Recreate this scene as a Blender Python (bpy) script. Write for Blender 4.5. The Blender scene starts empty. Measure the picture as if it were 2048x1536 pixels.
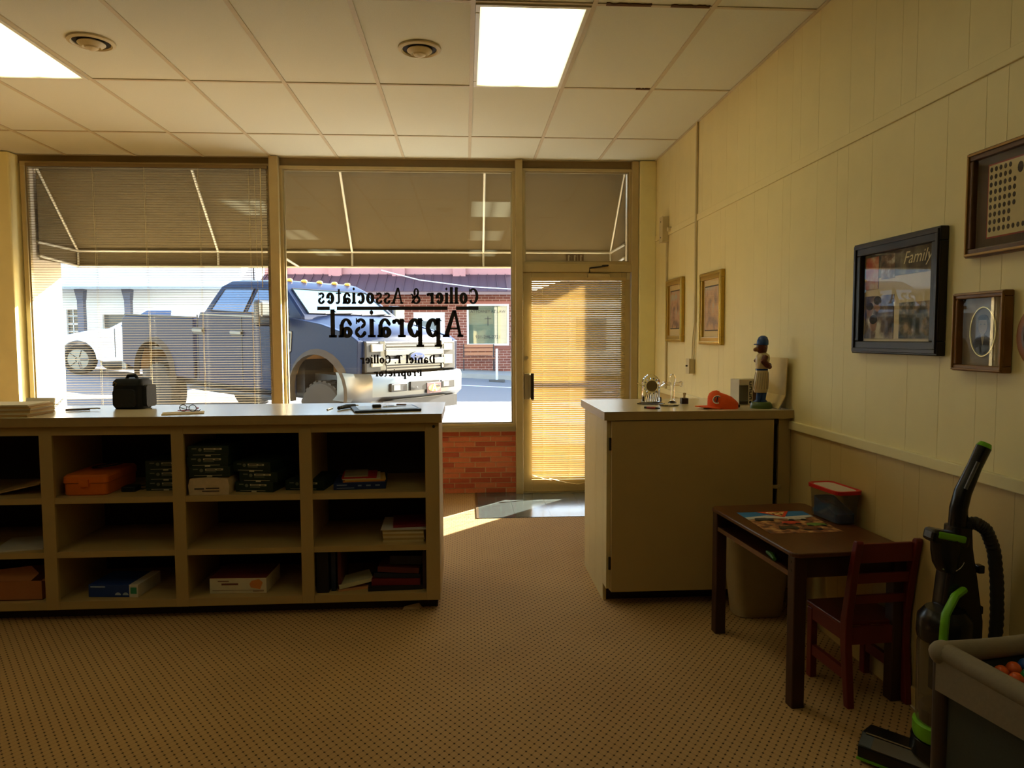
import bpy, bmesh, math, random
from mathutils import Matrix, Vector, Euler
from math import sin, cos, pi, radians as R
random.seed(7)
S = bpy.context.scene
C = S.collection
# ------------------------------------------------------------------ camera
F_PX = 1444.69
PITCH, YAW, ROLL = -0.0645928, 0.0643501, -0.00379493
CAM_H = 1.51
cam_d = bpy.data.cameras.new('camera')
cam = bpy.data.objects.new('camera', cam_d); C.objects.link(cam)
cam_d.sensor_fit = 'HORIZONTAL'; cam_d.sensor_width = 36.0
cam_d.lens = F_PX / 2048.0 * 36.0
cam_d.clip_start = 0.05; cam_d.clip_end = 300
fwd = Vector((sin(YAW)*cos(PITCH), cos(YAW)*cos(PITCH), sin(PITCH)))
rgt = Vector((cos(YAW), -sin(YAW), 0)); upv = rgt.cross(fwd)
r2 = rgt*cos(ROLL) + upv*sin(ROLL); u2 = -rgt*sin(ROLL) + upv*cos(ROLL)
cam.matrix_world = Matrix(((r2.x, u2.x, -fwd.x, 0), (r2.y, u2.y, -fwd.y, 0), (r2.z, u2.z, -fwd.z, CAM_H), (0, 0, 0, 1)))
S.camera = cam
# ------------------------------------------------------------------ sky, sun, exposure
SUN_AZ, SUN_EL = R(43.0), R(20.0)           # azimuth to the right of the street axis, elevation
wld = bpy.data.worlds.new('sky'); S.world = wld; wld.use_nodes = True
wn = wld.node_tree.nodes; wl = wld.node_tree.links
sky = wn.new('ShaderNodeTexSky'); sky.sky_type = 'NISHITA'; sky.sun_disc = False
sky.sun_elevation = SUN_EL; sky.sun_rotation = SUN_AZ
wl.new(sky.outputs[0], wn['Background'].inputs[0]); wn['Background'].inputs[1].default_value = 1.0
sun_d = bpy.data.lights.new('sun', 'SUN'); sun_d.energy = 64; sun_d.angle = R(0.6); sun_d.color = (1, .95, .86)
sun = bpy.data.objects.new('sun', sun_d); C.objects.link(sun)
sdir = Vector((sin(SUN_AZ)*cos(SUN_EL), cos(SUN_AZ)*cos(SUN_EL), sin(SUN_EL)))
sun.rotation_euler = sdir.to_track_quat('Z', 'Y').to_euler(); sun.location = sdir*40
S.view_settings.view_transform = 'Standard'; S.view_settings.look = 'None'
S.view_settings.gamma = 1.0; S.view_settings.use_curve_mapping = False
S.view_settings.exposure = 0.36
LAMP = 1.95                                  # radiance of the fluorescent diffusers
# ------------------------------------------------------------------ materials
def lin(c):
    return tuple(((v/255)/12.92 if v <= 10 else (((v/255)+.055)/1.055)**2.4) for v in c)
MATS = {}
def mat(name, col, rough=.6, metal=0., var=.08, scale=25., bump=0., spec=.4, transl=0., coat=0., stretch=None, emit=0., alpha=1.):
    if name in MATS: return MATS[name]
    m = bpy.data.materials.new(name); m.use_nodes = True
    N, L = m.node_tree.nodes, m.node_tree.links
    b = N['Principled BSDF']; out = N['Material Output']
    c = lin(col)
    b.inputs['Roughness'].default_value = rough; b.inputs['Metallic'].default_value = metal
    b.inputs['Specular IOR Level'].default_value = spec; b.inputs['Coat Weight'].default_value = coat
    tc = N.new('ShaderNodeTexCoord'); mp = N.new('ShaderNodeMapping'); nz = N.new('ShaderNodeTexNoise')
    L.new(tc.outputs['Object'], mp.inputs[0]); L.new(mp.outputs[0], nz.inputs['Vector'])
    if stretch: mp.inputs['Scale'].default_value = stretch
    nz.inputs['Scale'].default_value = scale; nz.inputs['Detail'].default_value = 3
    mx = N.new('ShaderNodeMix'); mx.data_type = 'RGBA'
    mx.inputs[6].default_value = (*[max(0, v*(1-var)) for v in c], 1); mx.inputs[7].default_value = (*[min(1, v*(1+var)) for v in c], 1)
    L.new(nz.outputs['Fac'], mx.inputs[0]); L.new(mx.outputs[2], b.inputs['Base Color'])
    if bump:
        bp = N.new('ShaderNodeBump'); bp.inputs['Strength'].default_value = bump; bp.inputs['Distance'].default_value = .004
        L.new(nz.outputs['Fac'], bp.inputs['Height']); L.new(bp.outputs[0], b.inputs['Normal'])
    if transl:
        t = N.new('ShaderNodeBsdfTranslucent'); ms = N.new('ShaderNodeMixShader'); ms.inputs[0].default_value = transl
        L.new(mx.outputs[2], t.inputs[0]); L.new(b.outputs[0], ms.inputs[1]); L.new(t.outputs[0], ms.inputs[2]); L.new(ms.outputs[0], out.inputs[0])
    if alpha < 1: b.inputs['Alpha'].default_value = alpha
    if emit:
        b.inputs['Emission Color'].default_value = (*c, 1); b.inputs['Emission Strength'].default_value = emit
    MATS[name] = m; return m
def glass_mat(name, tint=(1, 1, 1), refl=1.0, rough=0.0, haze=0.0):
    m = bpy.data.materials.new(name); m.use_nodes = True; N, L = m.node_tree.nodes, m.node_tree.links
    N.remove(N['Principled BSDF']); out = N['Material Output']
    tr = N.new('ShaderNodeBsdfTransparent'); tr.inputs[0].default_value = (*tint, 1)
    gl = N.new('ShaderNodeBsdfGlossy'); gl.inputs['Roughness'].default_value = rough
    fr = N.new('ShaderNodeFresnel'); fr.inputs[0].default_value = 1.5
    ml = N.new('ShaderNodeMath'); ml.operation = 'MULTIPLY'; ml.inputs[1].default_value = refl
    ms = N.new('ShaderNodeMixShader'); L.new(fr.outputs[0], ml.inputs[0])
    ge = N.new('ShaderNodeNewGeometry'); fb = N.new('ShaderNodeMath'); fb.operation = 'SUBTRACT'; fb.inputs[0].default_value = 1; L.new(ge.outputs['Backfacing'], fb.inputs[1])
    mb = N.new('ShaderNodeMath'); mb.operation = 'MULTIPLY'; mb.use_clamp = True; L.new(ml.outputs[0], mb.inputs[0]); L.new(fb.outputs[0], mb.inputs[1]); L.new(mb.outputs[0], ms.inputs[0])
    L.new(tr.outputs[0], ms.inputs[1]); L.new(gl.outputs[0], ms.inputs[2])
    last = ms
    if haze:                                 # dusty film on the pane, patchy
        df = N.new('ShaderNodeBsdfDiffuse'); df.inputs[0].default_value = (.55, .5, .42, 1)
        nz = N.new('ShaderNodeTexNoise'); nz.inputs['Scale'].default_value = 2.5; nz.inputs['Detail'].default_value = 6
        tc = N.new('ShaderNodeTexCoord'); L.new(tc.outputs['Object'], nz.inputs['Vector'])
        mm = N.new('ShaderNodeMath'); mm.operation = 'MULTIPLY'; mm.inputs[1].default_value = haze
        L.new(nz.outputs['Fac'], mm.inputs[0])
        m2 = N.new('ShaderNodeMixShader'); L.new(mm.outputs[0], m2.inputs[0]); L.new(ms.outputs[0], m2.inputs[1]); L.new(df.outputs[0], m2.inputs[2]); last = m2
    L.new(last.outputs[0], out.inputs[0]); MATS[name] = m; return m
def crystal_mat(name):
    m = bpy.data.materials.new(name); m.use_nodes = True
    b = m.node_tree.nodes['Principled BSDF']; b.inputs['Transmission Weight'].default_value = 1; b.inputs['Roughness'].default_value = .02
    b.inputs['IOR'].default_value = 1.5; b.inputs['Base Color'].default_value = (.96, .96, .94, 1); MATS[name] = m; return m
# ------------------------------------------------------------------ geometry helpers
class G:
    def __init__(s): s.v, s.f = [], []
    def add(s, vs, fs):
        o = len(s.v); s.v += [Vector(p) for p in vs]; s.f += [tuple(i+o for i in f) for f in fs]; return s
    def box(s, x0, x1, y0, y1, z0, z1):
        return s.add([(x0,y0,z0),(x1,y0,z0),(x1,y1,z0),(x0,y1,z0),(x0,y0,z1),(x1,y0,z1),(x1,y1,z1),(x0,y1,z1)],
                     [(0,3,2,1),(4,5,6,7),(0,1,5,4),(1,2,6,5),(2,3,7,6),(3,0,4,7)])
    def boxc(s, c, d, rz=0, rx=0, ry=0):
        g = G().box(-d[0]/2, d[0]/2, -d[1]/2, d[1]/2, -d[2]/2, d[2]/2)
        return s.merge(g, Matrix.Translation(c) @ Euler((rx, ry, rz)).to_matrix().to_4x4())
    def merge(s, g, M=None):
        return s.add([(M @ p if M else p) for p in g.v], g.f)
    def xf(s, M): s.v = [M @ p for p in s.v]; return s
    def loft(s, rings, cap=True, closed=True):
        n = len(rings[0]); vs = [p for r in rings for p in r]; fs = []
        for i in range(len(rings)-1):
            for j in range(n if closed else n-1):
                k = (j+1) % n; fs.append((i*n+j, i*n+k, (i+1)*n+k, (i+1)*n+j))
        if cap: fs += [tuple(reversed(range(n))), tuple(range((len(rings)-1)*n, len(rings)*n))]
        return s.add(vs, fs)
    def prism(s, pts, ax, a0, a1):
        def P(p, a): return {'x': (a, p[0], p[1]), 'y': (p[0], a, p[1]), 'z': (p[0], p[1], a)}[ax]
        return s.loft([[P(p, a0) for p in pts], [P(p, a1) for p in pts]])
    def poly(s, pts): return s.add(pts, [tuple(range(len(pts)))])
    def tube(s, path, r, n=8, cap=True, closed=False, flat=1.0):
        path = [Vector(p) for p in path]; m = len(path); rings = []
        up = None
        for i, p in enumerate(path):
            if closed: t = path[(i+1) % m] - path[i-1]
            else: t = path[min(i+1, m-1)] - path[max(i-1, 0)]
            t.normalize()
            if up is None:
                up = Vector((0, 0, 1)) if abs(t.z) < .9 else Vector((1, 0, 0))
            a = t.cross(up).normalized(); up = a.cross(t).normalized()
            rr = r[i] if isinstance(r, (list, tuple)) else r
            rings.append([p + a*rr*cos(2*pi*k/n) + up*rr*flat*sin(2*pi*k/n) for k in range(n)])
        if closed: rings.append(rings[0]); cap = False
        return s.loft(rings, cap)
    def cyl(s, p0, p1, r0, r1=None, n=16): return s.tube([p0, p1], [r0, r0 if r1 is None else r1], n)
    def lathe(s, prof, c=(0, 0, 0), n=24, sx=1., sy=1.):
        rings = [[(c[0]+r*sx*cos(2*pi*k/n), c[1]+r*sy*sin(2*pi*k/n), c[2]+z) for k in range(n)] for r, z in prof]
        return s.loft(rings)
    def ball(s, c, rx, ry=None, rz=None, n=14, m=8):
        ry = rx if ry is None else ry; rz = rx if rz is None else rz
        rings = [[(c[0]+rx*sin(pi*i/m)*cos(2*pi*k/n), c[1]+ry*sin(pi*i/m)*sin(2*pi*k/n), c[2]-rz*cos(pi*i/m)) for k in range(n)] for i in range(1, m)]
        g = G().loft(rings, cap=True); return s.merge(g)
    def frame(s, ax, a0, a1, u0, u1, v0, v1, w):
        """picture-frame ring of bar width w; ax = thickness axis, u/v the two others in order"""
        def bx(ua, ub, va, vb):
            if ax == 'x': s.box(a0, a1, ua, ub, va, vb)
            elif ax == 'y': s.box(ua, ub, a0, a1, va, vb)
            else: s.box(ua, ub, va, vb, a0, a1)
        bx(u0, u1, v0, v0+w); bx(u0, u1, v1-w, v1); bx(u0, u0+w, v0+w, v1-w); bx(u1-w, u1, v0+w, v1-w); return s
def rrect(x0, x1, y0, y1, r, n=4):
    pts = []
    for cx, cy, a in ((x1-r, y1-r, 0), (x0+r, y1-r, 90), (x0+r, y0+r, 180), (x1-r, y0+r, 270)):
        for i in range(n+1): t = R(a+90*i/n); pts.append((cx+r*cos(t), cy+r*sin(t)))
    return pts
def ell(cx, cy, rx, ry, n=24, a0=0, a1=360):
    full = abs(a1-a0) >= 360
    return [(cx+rx*cos(R(a0+(a1-a0)*i/(n if full else n-1))), cy+ry*sin(R(a0+(a1-a0)*i/(n if full else n-1)))) for i in range(n)]
OFF = {}
def mesh_of(name, g, off=None, smooth=False):
    me = bpy.data.meshes.new(name)
    o = Vector(off) if off is not None else Vector((0, 0, 0))
    me.from_pydata([tuple(p-o) for p in g.v], [], g.f)
    bm = bmesh.new(); bm.from_mesh(me); bmesh.ops.recalc_face_normals(bm, faces=bm.faces); bm.to_mesh(me); bm.free()
    if smooth:
        for p in me.polygons: p.use_smooth = True
        try: me.set_sharp_from_angle(angle=R(38))
        except Exception: pass
    return me
def ob(name, g, m, parent=None, world=True, bevel=0, smooth=False, kind=None, label=None, seg=2):
    """one mesh object; with world=True the points are world points and the parents offset is taken off"""
    off = OFF.get(parent.name, None) if (parent is not None and world) else None
    me = g if isinstance(g, bpy.types.Mesh) else mesh_of(name, g, off, smooth)
    o = bpy.data.objects.new(name, me); C.objects.link(o)
    if m is not None and not me.materials: me.materials.append(m)
    if parent is not None:
        o.parent = parent; OFF[o.name] = OFF.get(parent.name, Vector((0, 0, 0)))
    if bevel:
        b = o.modifiers.new('bevel', 'BEVEL'); b.width = bevel; b.segments = seg; b.limit_method = 'ANGLE'; b.angle_limit = R(40)
    if kind: o['kind'] = kind
    if label: o['label'] = label
    return o
def tag(o, label, cat, group=None):
    o['label'] = label; o['category'] = cat
    if group: o['group'] = group
    return o
def thing(name, label, cat, loc=(0, 0, 0), rz=0, group=None):
    o = bpy.data.objects.new(name, None); C.objects.link(o); o.empty_display_size = .1
    o.location = loc; o.rotation_euler = (0, 0, rz); OFF[o.name] = Vector(loc)
    return tag(o, label, cat, group)
def solo(name, g, m, label, cat, loc=(0, 0, 0), rz=0, group=None, bevel=0, smooth=False, local=False):
    me = mesh_of(name, g, None if local else loc, smooth)
    o = bpy.data.objects.new(name, me); C.objects.link(o); o.location = loc; o.rotation_euler = (0, 0, rz); OFF[o.name] = Vector(loc)
    me.materials.append(m)
    if bevel:
        b = o.modifiers.new('bevel', 'BEVEL'); b.width = bevel; b.segments = 2; b.limit_method = 'ANGLE'; b.angle_limit = R(40)
    return tag(o, label, cat, group)
def struct(name, g, m, parent=None, bevel=0, smooth=False):
    o = ob(name, g, m, parent, True, bevel, smooth)
    if parent is None: o['kind'] = 'structure'
    return o
def sroot(name, loc=(0, 0, 0)):
    o = bpy.data.objects.new(name, None); C.objects.link(o); o.location = loc; o['kind'] = 'structure'; OFF[o.name] = Vector(loc); return o
def copies(base, parent, locs, name=None):
    """copies of one child mesh at other local locations"""
    for l in locs:
        o = base.copy(); C.objects.link(o); o.parent = parent; o.location = l
def text_mesh(txt, size, ext=0.0, shear=0., align='CENTER'):
    cu = bpy.data.curves.new('t', 'FONT'); cu.body = txt; cu.size = size; cu.extrude = ext; cu.shear = shear; cu.align_x = align; cu.align_y = 'CENTER'; cu.resolution_u = 3
    o = bpy.data.objects.new('t', cu); C.objects.link(o); bpy.context.view_layer.update()
    me = bpy.data.meshes.new_from_object(o.evaluated_get(bpy.context.evaluated_depsgraph_get()))
    g = G(); g.add([v.co.copy() for v in me.vertices], [tuple(p.vertices) for p in me.polygons])
    bpy.data.objects.remove(o); bpy.data.curves.remove(cu); bpy.data.meshes.remove(me); return g
def place(g, org, ux, uy):
    """map local x,y,z of a flat mesh to world along ux, uy"""
    ux, uy = Vector(ux), Vector(uy); uz = ux.cross(uy)
    M = Matrix(((ux.x, uy.x, uz.x, org[0]), (ux.y, uy.y, uz.y, org[1]), (ux.z, uy.z, uz.z, org[2]), (0, 0, 0, 1)))
    return g.xf(M)
# ================================================================== THE ROOM
XL, XR, YB, YW, ZC = -5.43, 1.825, -3.6, 6.94, 3.173
GX0, GY0, TW, TL = 0.053, 4.928, .6096, 1.2192
# ---- carpet
def carpet_mat():
    m = bpy.data.materials.new('carpet'); m.use_nodes = True; N, L = m.node_tree.nodes, m.node_tree.links
    b = N['Principled BSDF']; b.inputs['Roughness'].default_value = .95; b.inputs['Specular IOR Level'].default_value = .1
    tc = N.new('ShaderNodeTexCoord')
    def vm(op, a, bb=None):
        n = N.new('ShaderNodeVectorMath'); n.operation = op
        if hasattr(a, 'links'): L.new(a, n.inputs[0])
        else: n.inputs[0].default_value = a
        if bb is not None:
            if hasattr(bb, 'links'): L.new(bb, n.inputs[1])
            else: n.inputs[1].default_value = bb
        return n
    def mt(op, a, bb=None, cl=False):
        n = N.new('ShaderNodeMath'); n.operation = op; n.use_clamp = cl
        for i, q in enumerate((a, bb)):
            if q is None: continue
            if hasattr(q, 'links'): L.new(q, n.inputs[i])
            else: n.inputs[i].default_value = q
        return n.outputs[0]
    P = vm('MULTIPLY', tc.outputs['Object'], (1/.035, 1/.047, 0)).outputs[0]
    ds = []
    for off in ((0, 0, 0), (.5, .5, 0)):
        q = vm('SUBTRACT', vm('FRACTION', vm('ADD', P, off).outputs[0]).outputs[0], (.5, .5, 0)).outputs[0]
        ds.append(vm('LENGTH', vm('MULTIPLY', q, (.035, .040, 0)).outputs[0]).outputs['Value'])
    d = mt('MINIMUM', ds[0], ds[1])
    dot = N.new('ShaderNodeMapRange'); dot.inputs[1].default_value = .0030; dot.inputs[2].default_value = .0050; dot.inputs[3].default_value = 1; dot.inputs[4].default_value = 0; L.new(d, dot.inputs[0])
    sx = N.new('ShaderNodeSeparateXYZ'); L.new(P, sx.inputs[0])
    gs = []
    for sg in ('ADD', 'SUBTRACT'):
        u = mt(sg, sx.outputs[0], sx.outputs[1]); fr = mt('FRACT', u); gs.append(mt('ABSOLUTE', mt('SUBTRACT', fr, .5)))
    g = mt('MAXIMUM', gs[0], gs[1])
    line = N.new('ShaderNodeMapRange'); line.inputs[1].default_value = .42; line.inputs[2].default_value = .5; L.new(g, line.inputs[0])
    nz = N.new('ShaderNodeTexNoise'); nz.inputs['Scale'].default_value = 1.3; nz.inputs['Detail'].default_value = 6; L.new(tc.outputs['Object'], nz.inputs['Vector'])
    nf = N.new('ShaderNodeTexNoise'); nf.inputs['Scale'].default_value = 350; L.new(tc.outputs['Object'], nf.inputs['Vector'])
    c0 = N.new('ShaderNodeMix'); c0.data_type = 'RGBA'; c0.inputs[6].default_value = (*lin((160, 123, 78)), 1); c0.inputs[7].default_value = (*lin((196, 159, 106)), 1); L.new(nz.outputs[0], c0.inputs[0])
    c1 = N.new('ShaderNodeMix'); c1.data_type = 'RGBA'; c1.blend_type = 'MULTIPLY'; L.new(mt('MULTIPLY', line.outputs[0], .45), c1.inputs[0]); L.new(c0.outputs[2], c1.inputs[6]); c1.inputs[7].default_value = (.45, .42, .4, 1)
    c2 = N.new('ShaderNodeMix'); c2.data_type = 'RGBA'; L.new(mt('MULTIPLY', dot.outputs[0], .92), c2.inputs[0]); L.new(c1.outputs[2], c2.inputs[6]); c2.inputs[7].default_value = (*lin((46, 34, 26)), 1)
    L.new(c2.outputs[2], b.inputs['Base Color'])
    hh = mt('SUBTRACT', mt('MULTIPLY', nf.outputs[0], .5), mt('MULTIPLY', line.outputs[0], .6))
    bp = N.new('ShaderNodeBump'); bp.inputs['Strength'].default_value = .5; bp.inputs['Distance'].default_value = .003; L.new(hh, bp.inputs['Height']); L.new(bp.outputs[0], b.inputs['Normal'])
    return m
floor = struct('floor', G().box(XL-.1, XR+.1, YB-.1, YW+.02, -.1, 0), carpet_mat())
# entry tiles at the door
m_tile = mat('vinyl_tile', (74, 80, 76), .16, var=.16, scale=9, spec=.5)
tile = None; tx0, ty0, ts = .105, 5.955, .3048
tb = sroot('floor_entry', (0, 0, 0)); tb.name = 'floor_entry'
for i in range(6):
    for j in range(4):
        x0, y0 = tx0+i*ts, ty0+j*ts; x1, y1 = min(x0+ts-.0015, XR), min(y0+ts-.0015, YW-.005)
        if x1-x0 < .02 or y1-y0 < .02: continue
        o = ob('floor_tile', G().box(x0, x1, y0, y1, -.002, .004), m_tile, floor)
bpy.data.objects.remove(tb)
ob('edge_strip', G().box(tx0-.022, tx0, ty0-.01, YW-.01, -.002, .007), mat('edge_metal', (120, 100, 70), .4, .6), floor)
# ---- ceiling
m_ct = mat('ceiling_tile', (222, 222, 202), .9, var=.05, scale=160, bump=.25)
m_bar = mat('ceiling_grid', (205, 192, 160), .55)
ceil = struct('ceiling', G().box(XL-.1, XR+.1, YB-.1, YW+.5, ZC+.06, ZC+.12), mat('plenum', (90, 85, 75), .9))
LIGHTS = [(-5, -1), (0, -1), (-5, -3), (0, -3), (-5, -5), (0, -5)]     # column, row of the fixtures
VENTS = []
cols = [GX0+k*TW for k in range(-9, 4)]
rows = [GY0+r*TL for r in range(-7, 3)]
full = None
for i in range(len(cols)-1):
    for j in range(len(rows)-1):
        k, r = i-9, j-7
        if (k, r) in LIGHTS: continue
        x0, x1 = cols[i]+.012, min(cols[i+1]-.012, XR-.01); y0, y1 = max(rows[j], YB)+.012, min(rows[j+1]-.012, YW-.01)
        if x1-x0 < .05 or y1-y0 < .05: continue
        isf = abs(x1-x0-TW+.024) < .01 and abs(y1-y0-TL+.024) < .01
        if isf:
            if full is None:
                full = mesh_of('ceiling_tile', G().box(0, TW-.024, 0, TL-.024, 0, .015)); full.materials.append(m_ct)
            o = bpy.data.objects.new('ceiling_tile', full); C.objects.link(o); o.parent = ceil
            o.location = (x0, y0, ZC+.006+random.uniform(0, .002))
        else: ob('ceiling_tile', G().box(x0, x1, y0, y1, ZC+.006, ZC+.02), m_ct, ceil)
for x in cols[:-1]: ob('grid_runner', G().box(x-.0125, x+.0125, YB, YW, ZC, ZC+.03), m_bar, ceil)
for y in rows:
    if YB < y < YW: ob('grid_cross_bar', G().box(XL, XR, y-.011, y+.011, ZC+.0015, ZC+.028), m_bar, ceil)
m_rust = mat('water_stain', (96, 66, 34), .9, var=.3, scale=60)
for xa, xb, yy_, s_ in ((1.05, 1.25, GY0-TL, 1), (.72, .95, GY0-TL, 2), (1.16, 1.255, GY0, 3)):
    random.seed(s_); n_ = 14
    lo = [(xa+(xb-xa)*i/n_, yy_-.012-random.uniform(0, .012)) for i in range(n_+1)]
    ob('water_stain', G().prism(lo+[(x_, yy_+.004) for x_, _ in reversed(lo)], 'z', ZC+.0005, ZC+.0075), m_rust, ceil)
random.seed(5)
ob('wall_angle', G().box(XR-.02, XR, YB, YW, ZC-.001, ZC+.003), m_bar, ceil)
ob('wall_angle', G().box(XL, XR, YW-.03, YW, ZC-.001, ZC+.003), m_bar, ceil)
# ---- right wall : boards above, between and below the two rails
m_wall = mat('wall_cream', (232, 217, 160), .45, var=.05, scale=6, bump=.05)
m_wall2 = mat('wall_tan', (198, 172, 112), .5, var=.06, scale=6, bump=.05)
wr = struct('wall_right', G().box(XR+.008, XR+.15, YB-.1, YW+.5, 0, ZC+.06), mat('wall_groove', (206, 190, 138), .7))
bw = [.2032, .1016, .2032, .3048, .2032, .2032, .1016, .3048]
for z0, z1, mm, ph in ((1.035, 2.425, m_wall, 0), (2.46, ZC+.02, m_wall, 3), (.0, .995, m_wall2, 5)):
    y = YW; i = ph
    while y > YB:
        w = bw[i % len(bw)]; i += 1
        ob('wall_board', G().box(XR, XR+.012, max(y-w, YB)+.0008, y-.0008, z0, z1), mm, wr)
        y -= w
struct('trim_1', G().prism([(YB, 2.415), (YW, 2.415), (YW, 2.467), (YB, 2.467)], 'x', XR-.008, XR+.01), m_wall, bevel=.003)
struct('trim_2', G().prism([(YB, .99), (YW, .99), (YW, 1.036), (YB, 1.036)], 'x', XR-.016, XR+.01), m_wall, bevel=.004)
struct('baseboard_right', G().box(XR-.012, XR+.01, YB, YW-.1, 0, .075), m_wall2, bevel=.003)
# ---- other walls
m_plain = mat('wall_plain', (112, 84, 48), .7)
struct('wall_left', G().box(XL-.12, XL, YB-.1, YW+.5, 0, ZC+.06), m_plain)
struct('wall_rear', G().box(XL-.1, XR+.1, YB-.12, YB, 0, ZC+.06), m_plain)
# ---- front wall : piers, header, knee wall of long thin bricks
m_pier = mat('pier_plaster', (246, 236, 176), .75, var=.1, scale=5, bump=.2)
m_ext = mat('pier_outside', (188, 178, 158), .8, var=.1)
fr = sroot('wall_front', (0, YW, 0))
ob('pier', G().prism([(XL, 6.79), (-4.03, 6.79), (-4.02, YW+.04), (XL, YW+.04)], 'z', 0, ZC), m_pier, fr, bevel=.012)
ob('pier', G().prism([(1.655, 6.925), (1.672, 6.865), (XR, 6.865), (XR, YW+.04), (1.655, YW+.04)], 'z', 0, ZC), m_pier, fr, bevel=.006)
ob('outer_pier', G().box(XL, -3.97, YW+.04, 7.45, -.4, 3.6), m_ext, fr)
ob('outer_pier', G().box(1.64, 2.6, YW+.04, 7.40, -.4, 3.6), m_ext, fr)
ob('header', G().box(-4.03, 1.70, YW-.02, YW+.10, 3.10, ZC+.06), mat('header_wood', (128, 108, 66), .6), fr)
ob('parapet', G().box(XL, 2.6, YW+.10, 7.3, 3.16, 4.6), m_ext, fr)
kw = ob('knee_wall', G().box(-4.03, .49, YW+.007, YW+.13, 0, .60), mat('mortar', (212, 180, 134), .9, bump=.4, scale=90), fr)
bm_ = [mat('brick_red', (196, 100, 62), .85, var=.2, scale=30, bump=.4), mat('brick_dark', (176, 86, 54), .85, var=.2, scale=30, bump=.4), mat('brick_light', (206, 118, 76), .85, var=.2, scale=30, bump=.4)]
bl, bh = .2, .0505
brm = []
for m in bm_:
    me = mesh_of('brick', G().box(.004, bl-.005, 0, .03, .004, bh-.005)); me.materials.append(m); brm.append(me)
for c in range(12):
    x = .487; k = 0
    shift = (.1, 0, .15, .05)[c % 4]
    first = True
    while x > -4.02:
        w = bl-shift if first and shift else bl
        if x-w < -4.03: break
        if w == bl:
            o = bpy.data.objects.new('brick', random.choice(brm)); C.objects.link(o); o.parent = kw
            o.location = (x-w, YW+random.uniform(-.003, .002)-fr.location.y, c*bh)
        elif w > .04:
            ob('brick', G().box(x-w+.004, x-.003, YW, YW+.03, c*bh+.004, (c+1)*bh-.005), random.choice(bm_), kw)
        x -= w; first = False
# ================================================================== SHOP FRONT
m_alu = mat('frame_paint', (188, 170, 122), .45, .15, var=.1, scale=12)
m_alu2 = mat('frame_metal', (170, 156, 120), .35, .6, var=.1, scale=12)
m_glass = glass_mat('pane_glass', (.97, .98, .97), 1.6, 0, .04)
m_glass_d = glass_mat('pane_glass_dusty', (.93, .93, .9), 1.6, 0, .30)
m_black = mat('black_vinyl', (12, 12, 14), .4, var=.02)
YG = 6.935
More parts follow.
